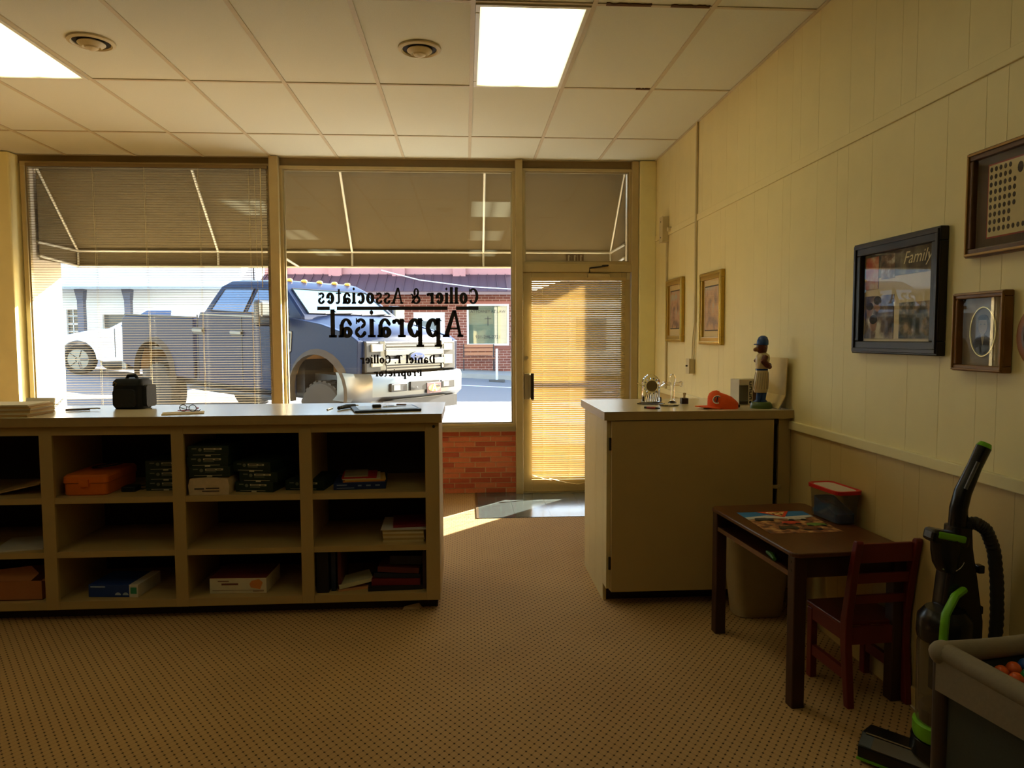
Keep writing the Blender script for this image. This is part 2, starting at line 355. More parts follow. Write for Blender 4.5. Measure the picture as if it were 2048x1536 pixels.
# ---- stroke letters (slab serif)
def serif_text(txt, cap, track=.06, bold=1.):
    g = G(); x = 0.
    def rect(x0, x1, y0, y1): g.add([(x+x0, y0, 0), (x+x1, y0, 0), (x+x1, y1, 0), (x+x0, y1, 0)], [(0, 1, 2, 3)])
    def quad(*p): g.add([(x+a, b, 0) for a, b in p], [tuple(range(len(p)))])
    def arc(cx, cy, rx, ry, a0=0, a1=360, wv=.19, wh=.115, n=20):
        vs = []; 
        for i in range(n+1):
            t = R(a0+(a1-a0)*i/n); w = min((wv*abs(cos(t))+wh*abs(sin(t)))*bold, min(rx, ry))
            vs += [(x+cx+rx*cos(t), cy+ry*sin(t), 0), (x+cx+(rx-w)*cos(t), cy+(ry-w)*sin(t), 0)]
        g.add(vs, [(2*i, 2*i+1, 2*i+3, 2*i+2) for i in range(n)])
    def stem(cx, y0, y1, w=.19):
        w *= bold; rect(cx-w/2, cx+w/2, y0, y1)
    def foot(cx, y=0, w=.38, h=.085): rect(cx-w/2, cx+w/2, y, y+h*bold)
    def flag(cx, y): quad((cx-.2, y-.12), (cx, y-.1), (cx, y+.0), (cx-.04, y))
    for ch in txt:
        if ch == 'C': arc(.45, .5, .45, .52, 42, 320, .17, .07); rect(.74, .80, .62, 1.0); adv = .86
        elif ch == 'o': arc(.36, .36, .36, .38); adv = .74
        elif ch == 'l': stem(.17, 0, 1.08); foot(.17); flag(.17, 1.08); adv = .36
        elif ch == 'i': stem(.17, 0, .72); foot(.17); flag(.17, .72); arc(.17, .96, .09, .09, 0, 360, .085, .085); adv = .36
        elif ch == 'e': arc(.35, .36, .35, .38, 0, 325); rect(.05, .68, .34, .40); adv = .74
        elif ch == 'r': stem(.17, 0, .72); foot(.17); flag(.17, .72); arc(.42, .44, .24, .28, 35, 165, .1, .1, 8); arc(.56, .6, .09, .09, 0, 360, .085, .085, 10); adv = .62
        elif ch == '&':
            arc(.42, .26, .38, .28, 40, 350, .13, .07); arc(.40, .74, .24, .28, -60, 260, .12, .06); quad((.22, .62), (.32, .68), (.86, .08), (.74, .0)); arc(.80, .46, .18, .2, 60, 250, .08, .06, 10); adv = 1.02
        elif ch == 'A':
            quad((.34, 1.04), (.52, 1.04), (.95, .04), (.72, .04)); quad((.34, 1.04), (.48, 1.04), (.21, .04), (.06, .04)); rect(.25, .70, .30, .37); foot(.13, 0, .30); foot(.84, 0, .34); adv = 1.0
        elif ch == 's': arc(.28, .54, .25, .2, 20, 270, .11, .08, 14); arc(.30, .2, .28, .22, -160, 90, .12, .08, 14); rect(.46, .52, .52, .74); arc(.10, .16, .09, .09, 0, 360, .085, .085, 10); adv = .62
        elif ch == 'c': arc(.35, .36, .35, .38, 48, 320); arc(.56, .58, .09, .09, 0, 360, .085, .085, 10); adv = .70
        elif ch == 'a': arc(.28, .20, .28, .22); stem(.54, .0, .50); arc(.32, .46, .29, .28, 0, 160, .13, .08, 12); arc(.11, .52, .08, .08, 0, 360, .075, .075, 10); foot(.60, 0, .20); adv = .74
        elif ch == 't': stem(.2, .1, .95, .13); rect(.0, .46, .64, .72); arc(.33, .16, .2, .18, 180, 330, .13, .08, 10); adv = .52
        elif ch == 'p': stem(.17, -.34, .74); foot(.17, -.38); flag(.17, .74); arc(.44, .36, .36, .38, -150, 150); adv = .84
        elif ch == 'D': stem(.17, 0, 1); foot(.17, 0, .3); rect(.02, .45, .90, 1.0); rect(.02, .45, 0, .10); arc(.40, .5, .44, .5, -90, 90, .16, .07); adv = .9
        elif ch == 'n': stem(.17, 0, .72); foot(.17); flag(.17, .72); arc(.40, .44, .28, .28, 0, 150, .13, .08, 10); stem(.61, 0, .46); foot(.61); adv = .82
        elif ch == 'T': stem(.42, 0, 1); foot(.42, 0, .36); rect(0, .84, .88, 1.0); rect(0, .10, .72, .96); rect(.74, .84, .72, .96); adv = .86
        elif ch == 'P': stem(.17, 0, 1); foot(.17, 0, .36); rect(.02, .42, .90, 1.0); rect(.2, .42, .42, .52); arc(.40, .71, .36, .29, -90, 90, .15, .07); adv = .80
        elif ch == '.': arc(.1, .08, .09, .09, 0, 360, .085, .085, 10); adv = .24
        else: adv = .38
        x += adv+track
    g.width = x-track
    for p in g.v: p.x *= cap; p.y *= cap
    g.width *= cap
    return g
def lettering(parent, name, txt, x_right, z_base, cap, width, bold=1.):
    g = serif_text(txt, cap, .06, bold); k = width/g.width
    for p in g.v: p.x *= k
    place(g, (x_right, YG-.0045, z_base), (-1, 0, 0), (0, 0, 1))
    return ob(name, g, m_black, parent)
def window(name, x0, x1, z0, z1, glass, fw=.035):
    w = sroot(name, ((x0+x1)/2, YG, z0))
    ob('window_frame', G().frame('y', YG-.035, YG+.04, x0, x1, z0, z1, fw), m_alu, w, bevel=.003)
    ob('glazing_bead', G().frame('y', YG-.018, YG+.018, x0+fw, x1-fw, z0+fw, z1-fw, .012), m_alu2, w)
    ob('pane', G().box(x0+fw, x1-fw, YG-.003, YG+.003, z0+fw, z1-fw), glass, w)
    return w
w1 = window('window_1', -4.00, -1.775, .655, 3.115, m_glass, .04)
w2 = window('window_2', -1.705, .483, .655, 3.10, m_glass, .03)
w3 = window('window_3', .545, 1.60, 2.20, 3.10, m_glass_d, .025)
struct('trim_3', G().box(-1.782, -1.70, 6.84, 6.99, .60, ZC), m_alu, bevel=.004)
struct('trim_4', G().box(.480, .548, 6.86, 6.99, 0.0, ZC), m_alu, bevel=.004)
struct('trim_5', G().box(1.595, 1.66, 6.88, 6.99, 0.0, ZC), m_alu, bevel=.004)
struct('trim_6', G().box(.545, 1.598, 6.885, 6.98, 2.1285, 2.202), m_alu, bevel=.003)
struct('trim_7', G().box(-4.02, .482, 6.885, 7.0, .606, .657), m_alu2, bevel=.004)
lettering(w2, 'lettering', 'Collier & Associates', .129, 1.830, .146, 1.512, 1.35)
lettering(w2, 'lettering', 'Appraisal', -.020, 1.514, .245, 1.262, 1.12)
lettering(w2, 'lettering', 'Daniel T. Collier', -.289, 1.266, .078, .707, 1.5)
lettering(w2, 'lettering', 'Proprietor', -.416, 1.142, .066, .452, 1.5)
for a, b in ((-1.387, -1.270), (-1.205, -.165), (-.085, .129)):
    ob('lettering_bar', G().box(a, b, YG-.0052, YG-.0042, 1.771, 1.805), m_black, w2)
# 111 stickers on the transom
m_stk = mat('sticker_tan', (118, 100, 74), .6); m_num = mat('sticker_number', (196, 186, 160), .6)
for i in range(3):
    xc = 1.112-i*.059
    ob('number_sticker', G().box(xc-.027, xc+.027, YG-.0062, YG-.0042, 2.225, 2.303), m_stk, w3)
    g = G(); g.add([(-.006,-.028,0),(.006,-.028,0),(.006,.03,0),(-.006,.03,0)], [(0,1,2,3)]); g.add([(-.006,.018,0),(-.006,.03,0),(-.017,.016,0)], [(0,1,2)])
    ob('number', place(g, (xc, YG-.0068, 2.263), (-1, 0, 0), (0, 0, 1)), m_num, w3)
# ---- door
dr = sroot('door_1', (1.07, YG, 0))
ob('door_stile', G().box(.553, .640, YG-.025, YG+.02, .012, 2.128), m_alu, dr, bevel=.004)
ob('door_stile', G().box(1.505, 1.590, YG-.025, YG+.02, .012, 2.128), m_alu, dr, bevel=.004)
ob('door_rail', G().box(.640, 1.505, YG-.025, YG+.02, 2.045, 2.128), m_alu, dr, bevel=.004)
ob('door_rail', G().box(.640, 1.505, YG-.025, YG+.02, .012, .155), m_alu, dr, bevel=.004)
ob('pane', G().box(.635, 1.51, YG-.003, YG+.003, .15, 2.05), m_glass, dr)
m_steel = mat('door_steel', (190, 180, 150), .3, .8); m_dark = mat('dark_metal', (60, 52, 40), .4, .5)
hd = ob('pull_handle', G().box(.565, .618, YG-.055, YG-.025, .915, 1.165), m_steel, dr, bevel=.004)
ob('handle_grip', G().box(.622, .652, YG-.085, YG-.06, .915, 1.165), m_dark, hd, bevel=.004)
ob('handle_web', G().box(.60, .640, YG-.07, YG-.04, .93, 1.15), m_steel, hd)
ob('lock_cylinder', G().cyl((.585, YG-.035, 1.312), (.585, YG-.02, 1.312), .019), m_steel, dr)
ob('push_bar', G().box(.64, 1.505, YG+.02, YG+.045, 1.085, 1.13), m_steel, dr)
cl = ob('door_closer', G().box(1.17, 1.38, YG-.075, YG-.025, 2.065, 2.110), m_alu, dr, bevel=.006)
ob('closer_arm', G().tube([(1.19, YG-.05, 2.12), (1.19, YG-.05, 2.165), (1.36, YG-.10, 2.185)], .008, 6), m_dark, cl)
ob('closer_arm', G().tube([(1.36, YG-.10, 2.187), (1.30, YG-.03, 2.19), (1.17, YG-.02, 2.19)], .008, 6), m_dark, cl)
ob('closer_bracket', G().box(1.15, 1.21, YG-.045, YG-.03, 2.145, 2.185), m_dark, cl)
ob('top_pivot', G().box(1.553, 1.585, YG-.04, YG-.02, 2.06, 2.12), m_steel, dr)
ob('threshold', G().box(.548, 1.595, YG-.05, YG+.05, 0, .012), m_steel, dr)
# ---- blinds
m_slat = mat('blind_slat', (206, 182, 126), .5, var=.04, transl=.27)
m_slat_shaded = mat('blind_slat_shaded', (130, 112, 74), .55, var=.04, transl=.02)  # left window slats, the shade on their undersides put into the colour
m_cord = mat('blind_cord', (226, 214, 170), .8)
def blind(name, label, x0, x1, zt, zb, y, tilt, n, ladders, jitter, m_slat):
    t = thing(name, label, 'blind', ((x0+x1)/2, y, zb))
    ob('head_rail', G().box(x0, x1, y-.016, y+.016, zt-.03, zt), m_slat, t)
    w = .0125; sec = [(-w, -.0010), (-w*.35, .0012), (w*.35, .0012), (w, -.0010)]
    ring = [(a, b+.0003) for a, b in sec] + [(a, b-.0003) for a, b in reversed(sec)]
    L_ = (x1-x0)/2
    me = mesh_of('slat', G().loft([[(-L_+.004, a, b) for a, b in ring], [(0, a, b) for a, b in ring], [(L_-.004, a, b) for a, b in ring]])); me.materials.append(m_slat)
    for i in range(n):
        z = zt-.045-(zt-.045-zb-.03)*i/(n-1)
        o = bpy.data.objects.new('slat', me); C.objects.link(o); o.parent = t
        tl = tilt(z) if callable(tilt) else tilt
        o.location = (random.uniform(-.001, .001), 0, z-zb); o.rotation_euler = (R(tl+random.uniform(-jitter, jitter)), random.uniform(-.0008, .0008), 0)
    for x in ladders:
        ob('ladder_cord', G().tube([(x, y-.0135, zt-.03), (x+.004, y-.0135, zb+.02)], .0012, 5), m_cord, t)
        ob('ladder_cord', G().tube([(x, y+.0135, zt-.03), (x+.004, y+.0135, zb+.02)], .0012, 5), m_cord, t)
    return t
b1 = blind('venetian_blind', 'wide cream venetian blind hanging open across the left window', -3.93, -1.80, 3.09, .70, 6.875, 3.0, 103, [-3.35, -2.90, -2.42, -1.97], .8, m_slat_shaded)
ob('bottom_rail', G().box(-3.93, -1.80, 6.863, 6.887, .685, .70), m_slat_shaded, b1)
ob('tilt_wand', G().tube([(-1.86, 6.855, 3.06), (-1.862, 6.85, 1.98)], .004, 6), m_cord, b1)
ob('pull_cord', G().tube([(-1.915, 6.856, 3.06), (-1.905, 6.852, 1.9), (-1.89, 6.852, 1.1)], .0016, 5), m_cord, b1)
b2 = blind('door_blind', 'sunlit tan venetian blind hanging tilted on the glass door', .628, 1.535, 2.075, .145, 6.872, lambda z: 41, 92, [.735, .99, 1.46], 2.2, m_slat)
for a, b in (((.63, .185), (.86, .12)), ((.80, .15), (1.10, .085)), ((1.06, .09), (1.45, .17))):
    ob('bent_slat', G().tube([(a[0], 6.862, a[1]), ((a[0]+b[0])/2, 6.85, (a[1]+b[1])/2-.003), (b[0], 6.858, b[1])], .013, 6, flat=.16), m_slat, b2)
ob('bottom_rail', G().box(.63, 1.52, 6.866, 6.884, .122, .138), m_slat, b2)
# ---- awning
m_awn = mat('awning_canvas', (102, 88, 58), .9, var=.1, scale=3, transl=.27)
m_pipe = mat('awning_pipe', (205, 198, 176), .4, .4)
aw = thing('awning', 'brown canvas awning on white pipes outside the shop window', 'awning', (-1.17, 7.35, 2.25))
AX0, AX1, AY0, AY1, AZT, AZ1, AZ0 = -3.945, 1.57, 7.05, 7.72, 3.14, 2.415, 2.25
def sheet(pts, n=Vector((0, 0, 1)), t=.0012):
    return G().loft([[Vector(p)+n*t for p in pts], [Vector(p)-n*t for p in pts]])
ob('canvas_slope', sheet([(AX0, AY0, AZT), (AX1, AY0, AZT), (AX1, AY1, AZ1), (AX0, AY1, AZ1)], Vector((0, .73, .67))), m_awn, aw)
ob('canvas_valance', sheet([(AX0, AY1, AZ1), (AX1, AY1, AZ1), (AX1, AY1, AZ0), (AX0, AY1, AZ0)], Vector((0, 1, 0))), m_awn, aw)
for x in (AX0, AX1):
    ob('canvas_side', sheet([(x, AY0, AZT), (x, AY1, AZ1), (x, AY1, AZ0), (x, AY0, AZ0)], Vector((1, 0, 0))), m_awn, aw)
yi = AY1-.022
ob('front_pipe', G().tube([(AX0, yi, AZ1-.01), (AX1, yi, AZ1-.01)], .013), m_pipe, aw)
ob('valance_pipe', G().tube([(AX0, yi, AZ0), (AX1, yi, AZ0)], .012), m_pipe, aw)
ob('wall_pipe', G().tube([(AX0, AY0-.03, AZT-.03), (AX1, AY0-.03, AZT-.03)], .014), m_pipe, aw)
for x in (AX0+.015, -2.535, -1.17, .198, AX1-.015):
    ob('rafter_pipe', G().tube([(x, AY0-.03, AZT-.04), (x, yi, AZ1-.012)], .0125), m_pipe, aw)
    ob('drop_pipe', G().tube([(x, yi, AZ1-.012), (x, yi, AZ0)], .011), m_pipe, aw)
for x in (AX0+.015, AX1-.015, -1.72, .56):
    ob('brace_pipe', G().tube([(x, 7.02, AZ0+.03), (x, yi, AZ0)], .012), m_pipe, aw)
for x in (AX0+.015, AX1-.015): ob('side_pipe', G().tube([(x, 7.0, AZ1-.01), (x, yi, AZ1-.01)], .012), m_pipe, aw)
# ================================================================== CEILING FITTINGS
def lamp_mat(name, power):
    m = bpy.data.materials.new(name); m.use_nodes = True; N, L = m.node_tree.nodes, m.node_tree.links
    N.remove(N['Principled BSDF']); em = N.new('ShaderNodeEmission'); em.inputs[0].default_value = (1, .965, .58, 1)
    tc = N.new('ShaderNodeTexCoord'); sp = N.new('ShaderNodeSeparateXYZ'); L.new(tc.outputs['Object'], sp.inputs[0])
    ab = N.new('ShaderNodeMath'); ab.operation = 'ABSOLUTE'; L.new(sp.outputs[0], ab.inputs[0])
    d = N.new('ShaderNodeMath'); d.operation = 'SUBTRACT'; d.inputs[1].default_value = .13; L.new(ab.outputs[0], d.inputs[0])
    d2 = N.new('ShaderNodeMath'); d2.operation = 'ABSOLUTE'; L.new(d.outputs[0], d2.inputs[0])
    mr = N.new('ShaderNodeMapRange'); mr.interpolation_type = 'SMOOTHSTEP'; mr.inputs[1].default_value = .02; mr.inputs[2].default_value = .17; mr.inputs[3].default_value = 1.9; mr.inputs[4].default_value = .42; L.new(d2.outputs[0], mr.inputs[0])
    ml = N.new('ShaderNodeMath'); ml.operation = 'MULTIPLY'; ml.inputs[1].default_value = power; L.new(mr.outputs[0], ml.inputs[0])
    L.new(ml.outputs[0], em.inputs[1]); L.new(em.outputs[0], N['Material Output'].inputs[0]); return m
m_lamp = lamp_mat('lamp_diffuser', LAMP); m_lamp_dim = lamp_mat('lamp_diffuser_dim', LAMP*.5); m_lf = mat('lamp_frame', (228, 222, 200), .4)  # rear fixtures dimmed to keep the near room darker
def ceiling_light(k, r, label):
    x0, x1, y0, y1 = GX0+k*TW+.014, GX0+(k+1)*TW-.014, GY0+r*TL+.014, GY0+(r+1)*TL-.014
    t = thing('ceiling_light', label, 'ceiling light', ((x0+x1)/2, (y0+y1)/2, ZC), group='fluorescent ceiling lights')
    ob('lamp_frame', G().frame('z', ZC-.006, ZC+.012, x0, x1, y0, y1, .022), m_lf, t)
    ob('diffuser', G().box(x0+.02, x1-.02, y0+.02, y1-.02, ZC+.001, ZC+.006), m_lamp if r == -1 else m_lamp_dim, t)
    ob('housing', G().box(x0+.01, x1-.01, y0+.01, y1-.01, ZC+.012, ZC+.055), m_lf, t)
    for xx, yy in ((x0+.006, y0+.1), (x0+.006, y1-.1)): ob('latch', G().box(xx-.006, xx+.012, yy-.012, yy+.012, ZC-.009, ZC-.003), m_lf, t)
names = {(-5, -1): 'fluorescent ceiling light cut off at the upper left', (0, -1): 'fluorescent ceiling light above the aisle between the counters',
         (-5, -3): 'second fluorescent light of the left row, mirrored in the left window', (0, -3): 'second fluorescent light of the right row, mirrored beside the door frame',
         (-5, -5): 'rearmost fluorescent light of the left row, mirrored in the shop window', (0, -5): 'rearmost fluorescent light of the right row, mirrored lowest beside the door frame'}
for k, r in LIGHTS: ceiling_light(k, r, names[(k, r)])
m_vent = mat('vent_paint', (214, 200, 160), .5); m_vd = mat('vent_dark', (40, 34, 24), .8)
def vent(x, y, label):
    t = thing('ceiling_vent', label, 'ceiling vent', (x, y, ZC), group='round ceiling vents')
    z = ZC+.006
    ob('outer_ring', G().lathe([(.124, 0), (.123, -.009), (.106, -.016), (.098, -.009), (.098, 0)], (x, y, z), 32), m_vent, t, smooth=True)
    ob('throat', G().lathe([(.098, -.003), (.094, -.005)], (x, y, z), 32), m_vd, t)
    ob('inner_cone', G().lathe([(.070, -.010), (.073, -.016), (.048, -.036), (.04, -.028)], (x, y, z), 28), m_vent, t, smooth=True)
    ob('centre_cone', G().lathe([(.040, -.026), (.034, -.040), (.010, -.052), (.004, -.052)], (x, y, z), 24), m_vent, t, smooth=True)
vent(-.250, 4.318, 'round ceiling vent beside the lit panel over the aisle')
vent(-2.083, 4.318, 'round ceiling vent near the upper left corner')
# ================================================================== OUTSIDE
def gz(x, y):
    xx = max(x, -8.5)
    return .03-.055*(xx+1.97)+.028*(y-9.86)+.010*max(0, -xx-3)**2
m_road = mat('asphalt', (118, 118, 120), .9, var=.12, scale=14, bump=.3)
m_walk = mat('concrete', (156, 152, 144), .9, var=.1, scale=8, bump=.2)
def terrain(name, x0, x1, y0, y1, dz, m, nx=40, ny=20, th=.25):
    top = [[(x0+(x1-x0)*i/nx, y0+(y1-y0)*j/ny) for i in range(nx+1)] for j in range(ny+1)]
    vs = [(x, y, gz(x, y)+dz) for row in top for x, y in row]; n = nx+1
    fs = [(j*n+i, j*n+i+1, (j+1)*n+i+1, (j+1)*n+i) for j in range(ny) for i in range(nx)]
    g = G().add(vs, fs)
    bot = [(x, y, gz(x, y)+dz-th) for row in top for x, y in row]
    edge = [i for i in range(nx+1)] + [j*n+nx for j in range(1, ny+1)] + [ny*n+i for i in range(nx-1, -1, -1)] + [j*n for j in range(ny-1, 0, -1)]
    ev = [vs[i] for i in edge] + [bot[i] for i in edge]; k = len(edge)
    g.add(ev, [(i, (i+1) % k, k+(i+1) % k, k+i) for i in range(k)])
    return struct(name, g, m)
terrain('ground_street', -30, 34, 8.9, 22.2, 0, m_road)
terrain('ground_sidewalk', -30, 34, 6.99, 8.9, .02, m_walk, 40, 4)
terrain('ground_far_sidewalk', -30, 34, 22.2, 24.4, .14, m_walk, 40, 4)
ob('lane_line', G().loft([[(x, 19.7, gz(x, 19.7)+.004), (x, 19.82, gz(x, 19.8)+.004), (x, 19.82, gz(x, 19.8)), (x, 19.7, gz(x, 19.7))] for x in (-5, -2, 1, 4, 8, 14)]), mat('road_paint', (235, 235, 230), .8), bpy.data.objects['ground_street'])
# ---- brick office across the street
YO = 24.0
bo = thing('brick_building', 'red brick office with maroon metal roof across the street', 'building', (-1.5, YO, .3))
bx0, bx1 = -6.55, 1.62
m_ob = mat('far_brick', (150, 84, 66), .9, var=.15, scale=3)
def brick_mat():
    m = bpy.data.materials.new('far_brick_courses'); m.use_nodes = True; N, L = m.node_tree.nodes, m.node_tree.links
    b = N['Principled BSDF']; b.inputs['Roughness'].default_value = .9
    tc = N.new('ShaderNodeTexCoord'); mp = N.new('ShaderNodeMapping'); mp.inputs['Rotation'].default_value = (R(90), 0, 0); br = N.new('ShaderNodeTexBrick')
    L.new(tc.outputs['Object'], mp.inputs[0]); L.new(mp.outputs[0], br.inputs['Vector'])
    br.inputs['Color1'].default_value = (*lin((140, 80, 62)), 1); br.inputs['Color2'].default_value = (*lin((122, 64, 50)), 1); br.inputs['Mortar'].default_value = (*lin((190, 160, 144)), 1)
    br.inputs['Scale'].default_value = 1; br.inputs['Brick Width'].default_value = .24; br.inputs['Row Height'].default_value = .085; br.inputs['Mortar Size'].default_value = .007
    L.new(br.outputs['Color'], b.inputs['Base Color']); return m
m_bc = brick_mat()
m_pink = mat('pink_paint', (182, 128, 126), .8); m_white = mat('white_paint', (232, 232, 230), .6, var=.03)
m_roof = mat('maroon_roof', (84, 58, 64), .55, .2, var=.06)
g = G()
for a, b, c, d in ((bx0, -1.69, 0, 3.1), (-1.69, -.67, 2.33, 3.1), (-.67, .06, 0, 3.1), (.06, 1.455, 0, 1.24), (.06, 1.455, 2.61, 3.1), (1.455, bx1, 0, 3.1)):
    g.box(a, b, YO, YO+.25, c, d)
ob('wall', g, m_bc, bo)
ob('rear_block', G().box(bx0, bx1, YO+.3, YO+9, 0, 3.5), m_ob, bo)
ob('lintel_band', G().box(-.05, 1.58, YO-.02, YO, 2.61, 2.70), mat('lintel', (176, 110, 96), .8), bo)
ob('sill_course', G().box(-.02, 1.53, YO-.03, YO, 1.10, 1.235), mat('sill_brick', (140, 84, 70), .9), bo)
ob('parapet', G().box(bx0, bx1, YO+.35, YO+.7, 3.4, 4.3), m_pink, bo)
for x in (-6.1, -4.24, -2.18, -.18): ob('parapet_block', G().box(x-.21, x+.21, YO+.18, YO+.4, 3.53, 3.95), m_pink, bo)
ob('roof_slope', G().prism([(YO-1.0, 2.93), (YO-1.0, 2.97), (YO+.32, 3.60), (YO+.32, 3.55)], 'x', bx0, bx1), m_roof, bo)
seam = mesh_of('roof_seam', G().prism([(-1.0, 2.97), (-1.0, 2.995), (.3, 3.625), (.3, 3.59)], 'x', -.012, .012)); seam.materials.append(m_roof)
x = bx0+.1
while x < bx1:
    o = bpy.data.objects.new('roof_seam', seam); C.objects.link(o); o.parent = bo; o.location = (x-OFF[bo.name].x, 0, -OFF[bo.name].z); x += .3
ob('gutter', G().box(bx0, bx1, YO-1.06, YO-.98, 2.86, 2.94), mat('gutter', (120, 96, 92), .5), bo)
wo = ob('window_frame', G().frame('y', YO-.02, YO+.08, .06, 1.455, 1.24, 2.61, .06), m_white, bo)
ob('pane', G().box(.12, 1.395, YO+.03, YO+.036, 1.30, 2.55), glass_mat('far_glass', (.8, .86, .84), 2.5), wo)
ob('blind_sheet', G().box(.12, 1.395, YO+.10, YO+.12, 1.30, 2.55), mat('far_blind', (150, 150, 132), .7, var=.3, scale=6, stretch=(.3, 1, 14)), wo)
m_ltr = mat('window_letters', (40, 44, 46), .6)
for txt, z, s in (('ATTORNEY AT LAW', 2.36, .125), ('931-296-2721', 1.52, .15)):
    ob('lettering', place(text_mesh(txt, s), (.757, YO+.02, z), (1, 0, 0), (0, 0, 1)), m_ltr, wo)
ob('emblem', G().box(.745, .769, YO+.018, YO+.022, 1.9, 2.2).box(.65, .865, YO+.018, YO+.022, 2.12, 2.14), m_ltr, wo)
do = ob('door_frame', G().frame('y', YO-.02, YO+.1, -1.69, -.67, .32, 2.335, .09), m_white, bo)
ob('door', G().box(-1.60, -.76, YO+.04, YO+.09, .32, 2.25), m_white, do)
ob('door_glass', G().box(-1.42, -.94, YO+.03, YO+.045, 1.55, 2.05), mat('far_door_glass', (120, 128, 128), .2), do)
ob('fascia_edge', G().box(1.55, 1.64, YO-.06, YO+.3, .2, 2.9), mat('downspout', (110, 84, 96), .5), bo)
# bench
bn = thing('park_bench', 'slatted wooden bench against the brick office wall', 'bench', (.44, 23.6, .37))
m_bs = mat('bench_wood', (176, 118, 84), .7); m_bi = mat('bench_iron', (40, 40, 42), .6)
zb = gz(.44, 23.6)+.14
for i in range(3): ob('slat', G().box(-.08, .96, 23.78+.02*i, 23.80+.02*i, zb+.50+.13*i, zb+.60+.13*i), m_bs, bn)
for i in range(4): ob('slat', G().box(-.08, .96, 23.34+.10*i, 23.42+.10*i, zb+.40, zb+.425), m_bs, bn)
for x in (-.05, .93):
    ob('side_frame', G().tube([(x, 23.34, zb), (x, 23.38, zb+.38), (x, 23.74, zb+.40), (x, 23.83, zb+.86)], .02, 6).tube([(x, 23.78, zb), (x, 23.74, zb+.40)], .02, 6), m_bi, bn)
po = thing('street_post', 'pale metal post standing at the far kerb', 'post', (.93, 21.4, gz(.93, 21.4)))
zp = gz(.93, 21.4)
ob('pole', G().box(.895, .965, 21.37, 21.43, zp, zp+.98), mat('post_metal', (196, 204, 214), .4, .5), po)
ob('base', G().box(.70, 1.16, 21.25, 21.55, zp, zp+.06), mat('post_base', (90, 88, 84), .9), po)
solo('utility_cable', G().tube([(-2.6, 23.0, 3.62), (-1.4, 22.8, 3.30), (.2, 22.6, 3.08), (2.2, 22.4, 2.95)], .018, 6), mat('cable', (225, 225, 228), .6), 'thin pale cable sagging in front of the maroon roof', 'cable', (-2.6, 23.0, 3.62))
# neighbour right of the office
nb = thing('gable_building', 'dark roofed building right of the brick office, seen through the door blind', 'building', (8, 27, .3))
ob('wall', G().box(2.4, 14, 26, 33, -.5, 3.0), mat('nb_wall', (190, 180, 160), .9), nb)
ob('roof', G().prism([(1.9, 2.95), (14.5, 2.95), (8.2, 5.2)], 'y', 25.6, 33.4), mat('nb_roof', (70, 66, 64), .8), nb)
for x in (4, 6.5, 9): ob('window', G().box(x, x+1.1, 25.96, 26.02, 1.0, 2.2), mat('nb_glass', (70, 80, 88), .2), nb)
# ---- white house with porch columns
YH = 23.0
wh = thing('white_building', 'white building with dark porch columns behind the parked cars', 'building', (-10.5, YH, 1.0))
zh = gz(-10, YH)-.3
g = G()
for a, b, c, d in ((-16, -12.49, zh, 4.6), (-12.49, -11.88, zh, 1.51), (-12.49, -11.88, 2.47, 4.6), (-11.88, -11.40, zh, 4.6), (-11.40, -10.555, zh, 1.40), (-11.40, -10.555, 2.316, 4.6), (-10.555, -6.7, zh, 4.6)):
    g.box(a, b, YH+.6, YH+.85, c, d)
ob('wall', g, m_white, wh)
ob('porch_beam', G().box(-16, -6.7, YH-.6, YH+.7, 3.04, 4.7), m_white, wh)
ob('porch_trim', G().box(-16, -6.7, YH-.66, YH-.6, 3.0, 3.08), mat('porch_trim', (170, 176, 180), .7), wh)
m_colm = mat('porch_column', (92, 94, 108), .6)
for x in (-11.69, -10.30):
    cx = x
    cl_ = ob('column', G().box(cx-.09, cx+.09, YH-.1, YH+.08, zh, 3.02), m_colm, wh)
    ob('capital', G().prism([(cx-.09, 2.7), (cx+.09, 2.7), (cx+.12, 3.02), (cx-.16, 3.02)], 'y', YH-.12, YH+.1), m_colm, cl_)
m_dk = mat('far_dark_glass', (74, 76, 78), .2)
for a, b, c, d, nx, nz_ in ((-12.49, -11.88, 1.51, 2.47, 3, 4), (-11.40, -10.555, 1.40, 2.316, 1, 1)):
    w_ = ob('window', G().frame('y', YH+.56, YH+.7, a, b, c, d, .04), m_white, wh)
    ob('pane', G().box(a+.03, b-.03, YH+.66, YH+.68, c+.03, d-.03), m_dk, w_)
    for i in range(1, nx): xx = a+(b-a)*i/nx; ob('muntin', G().box(xx-.012, xx+.012, YH+.63, YH+.66, c, d), m_white, w_)
    for i in range(1, nz_): zz = c+(d-c)*i/nz_; ob('muntin', G().box(a, b, YH+.63, YH+.66, zz-.012-(.02 if i*2 == nz_ else 0), zz+.012), m_white, w_)
ob('window_card', G().box(-11.05, -10.75, YH+.64, YH+.655, 1.62, 1.74), mat('red_card', (196, 60, 70), .6), wh)
fan = ob('fanlight', G().prism(ell(-9.56, 2.25, .31, .26, 16, 0, 180), 'y', YH+.56, YH+.6), m_dk, wh)
for a in (0, 36, 72, 108, 144, 180): ob('fanlight_bar', G().tube([(-9.56, YH+.55, 2.25), (-9.56+.31*cos(R(a)), YH+.55, 2.25+.26*sin(R(a)))], .014, 5), m_white, fan)
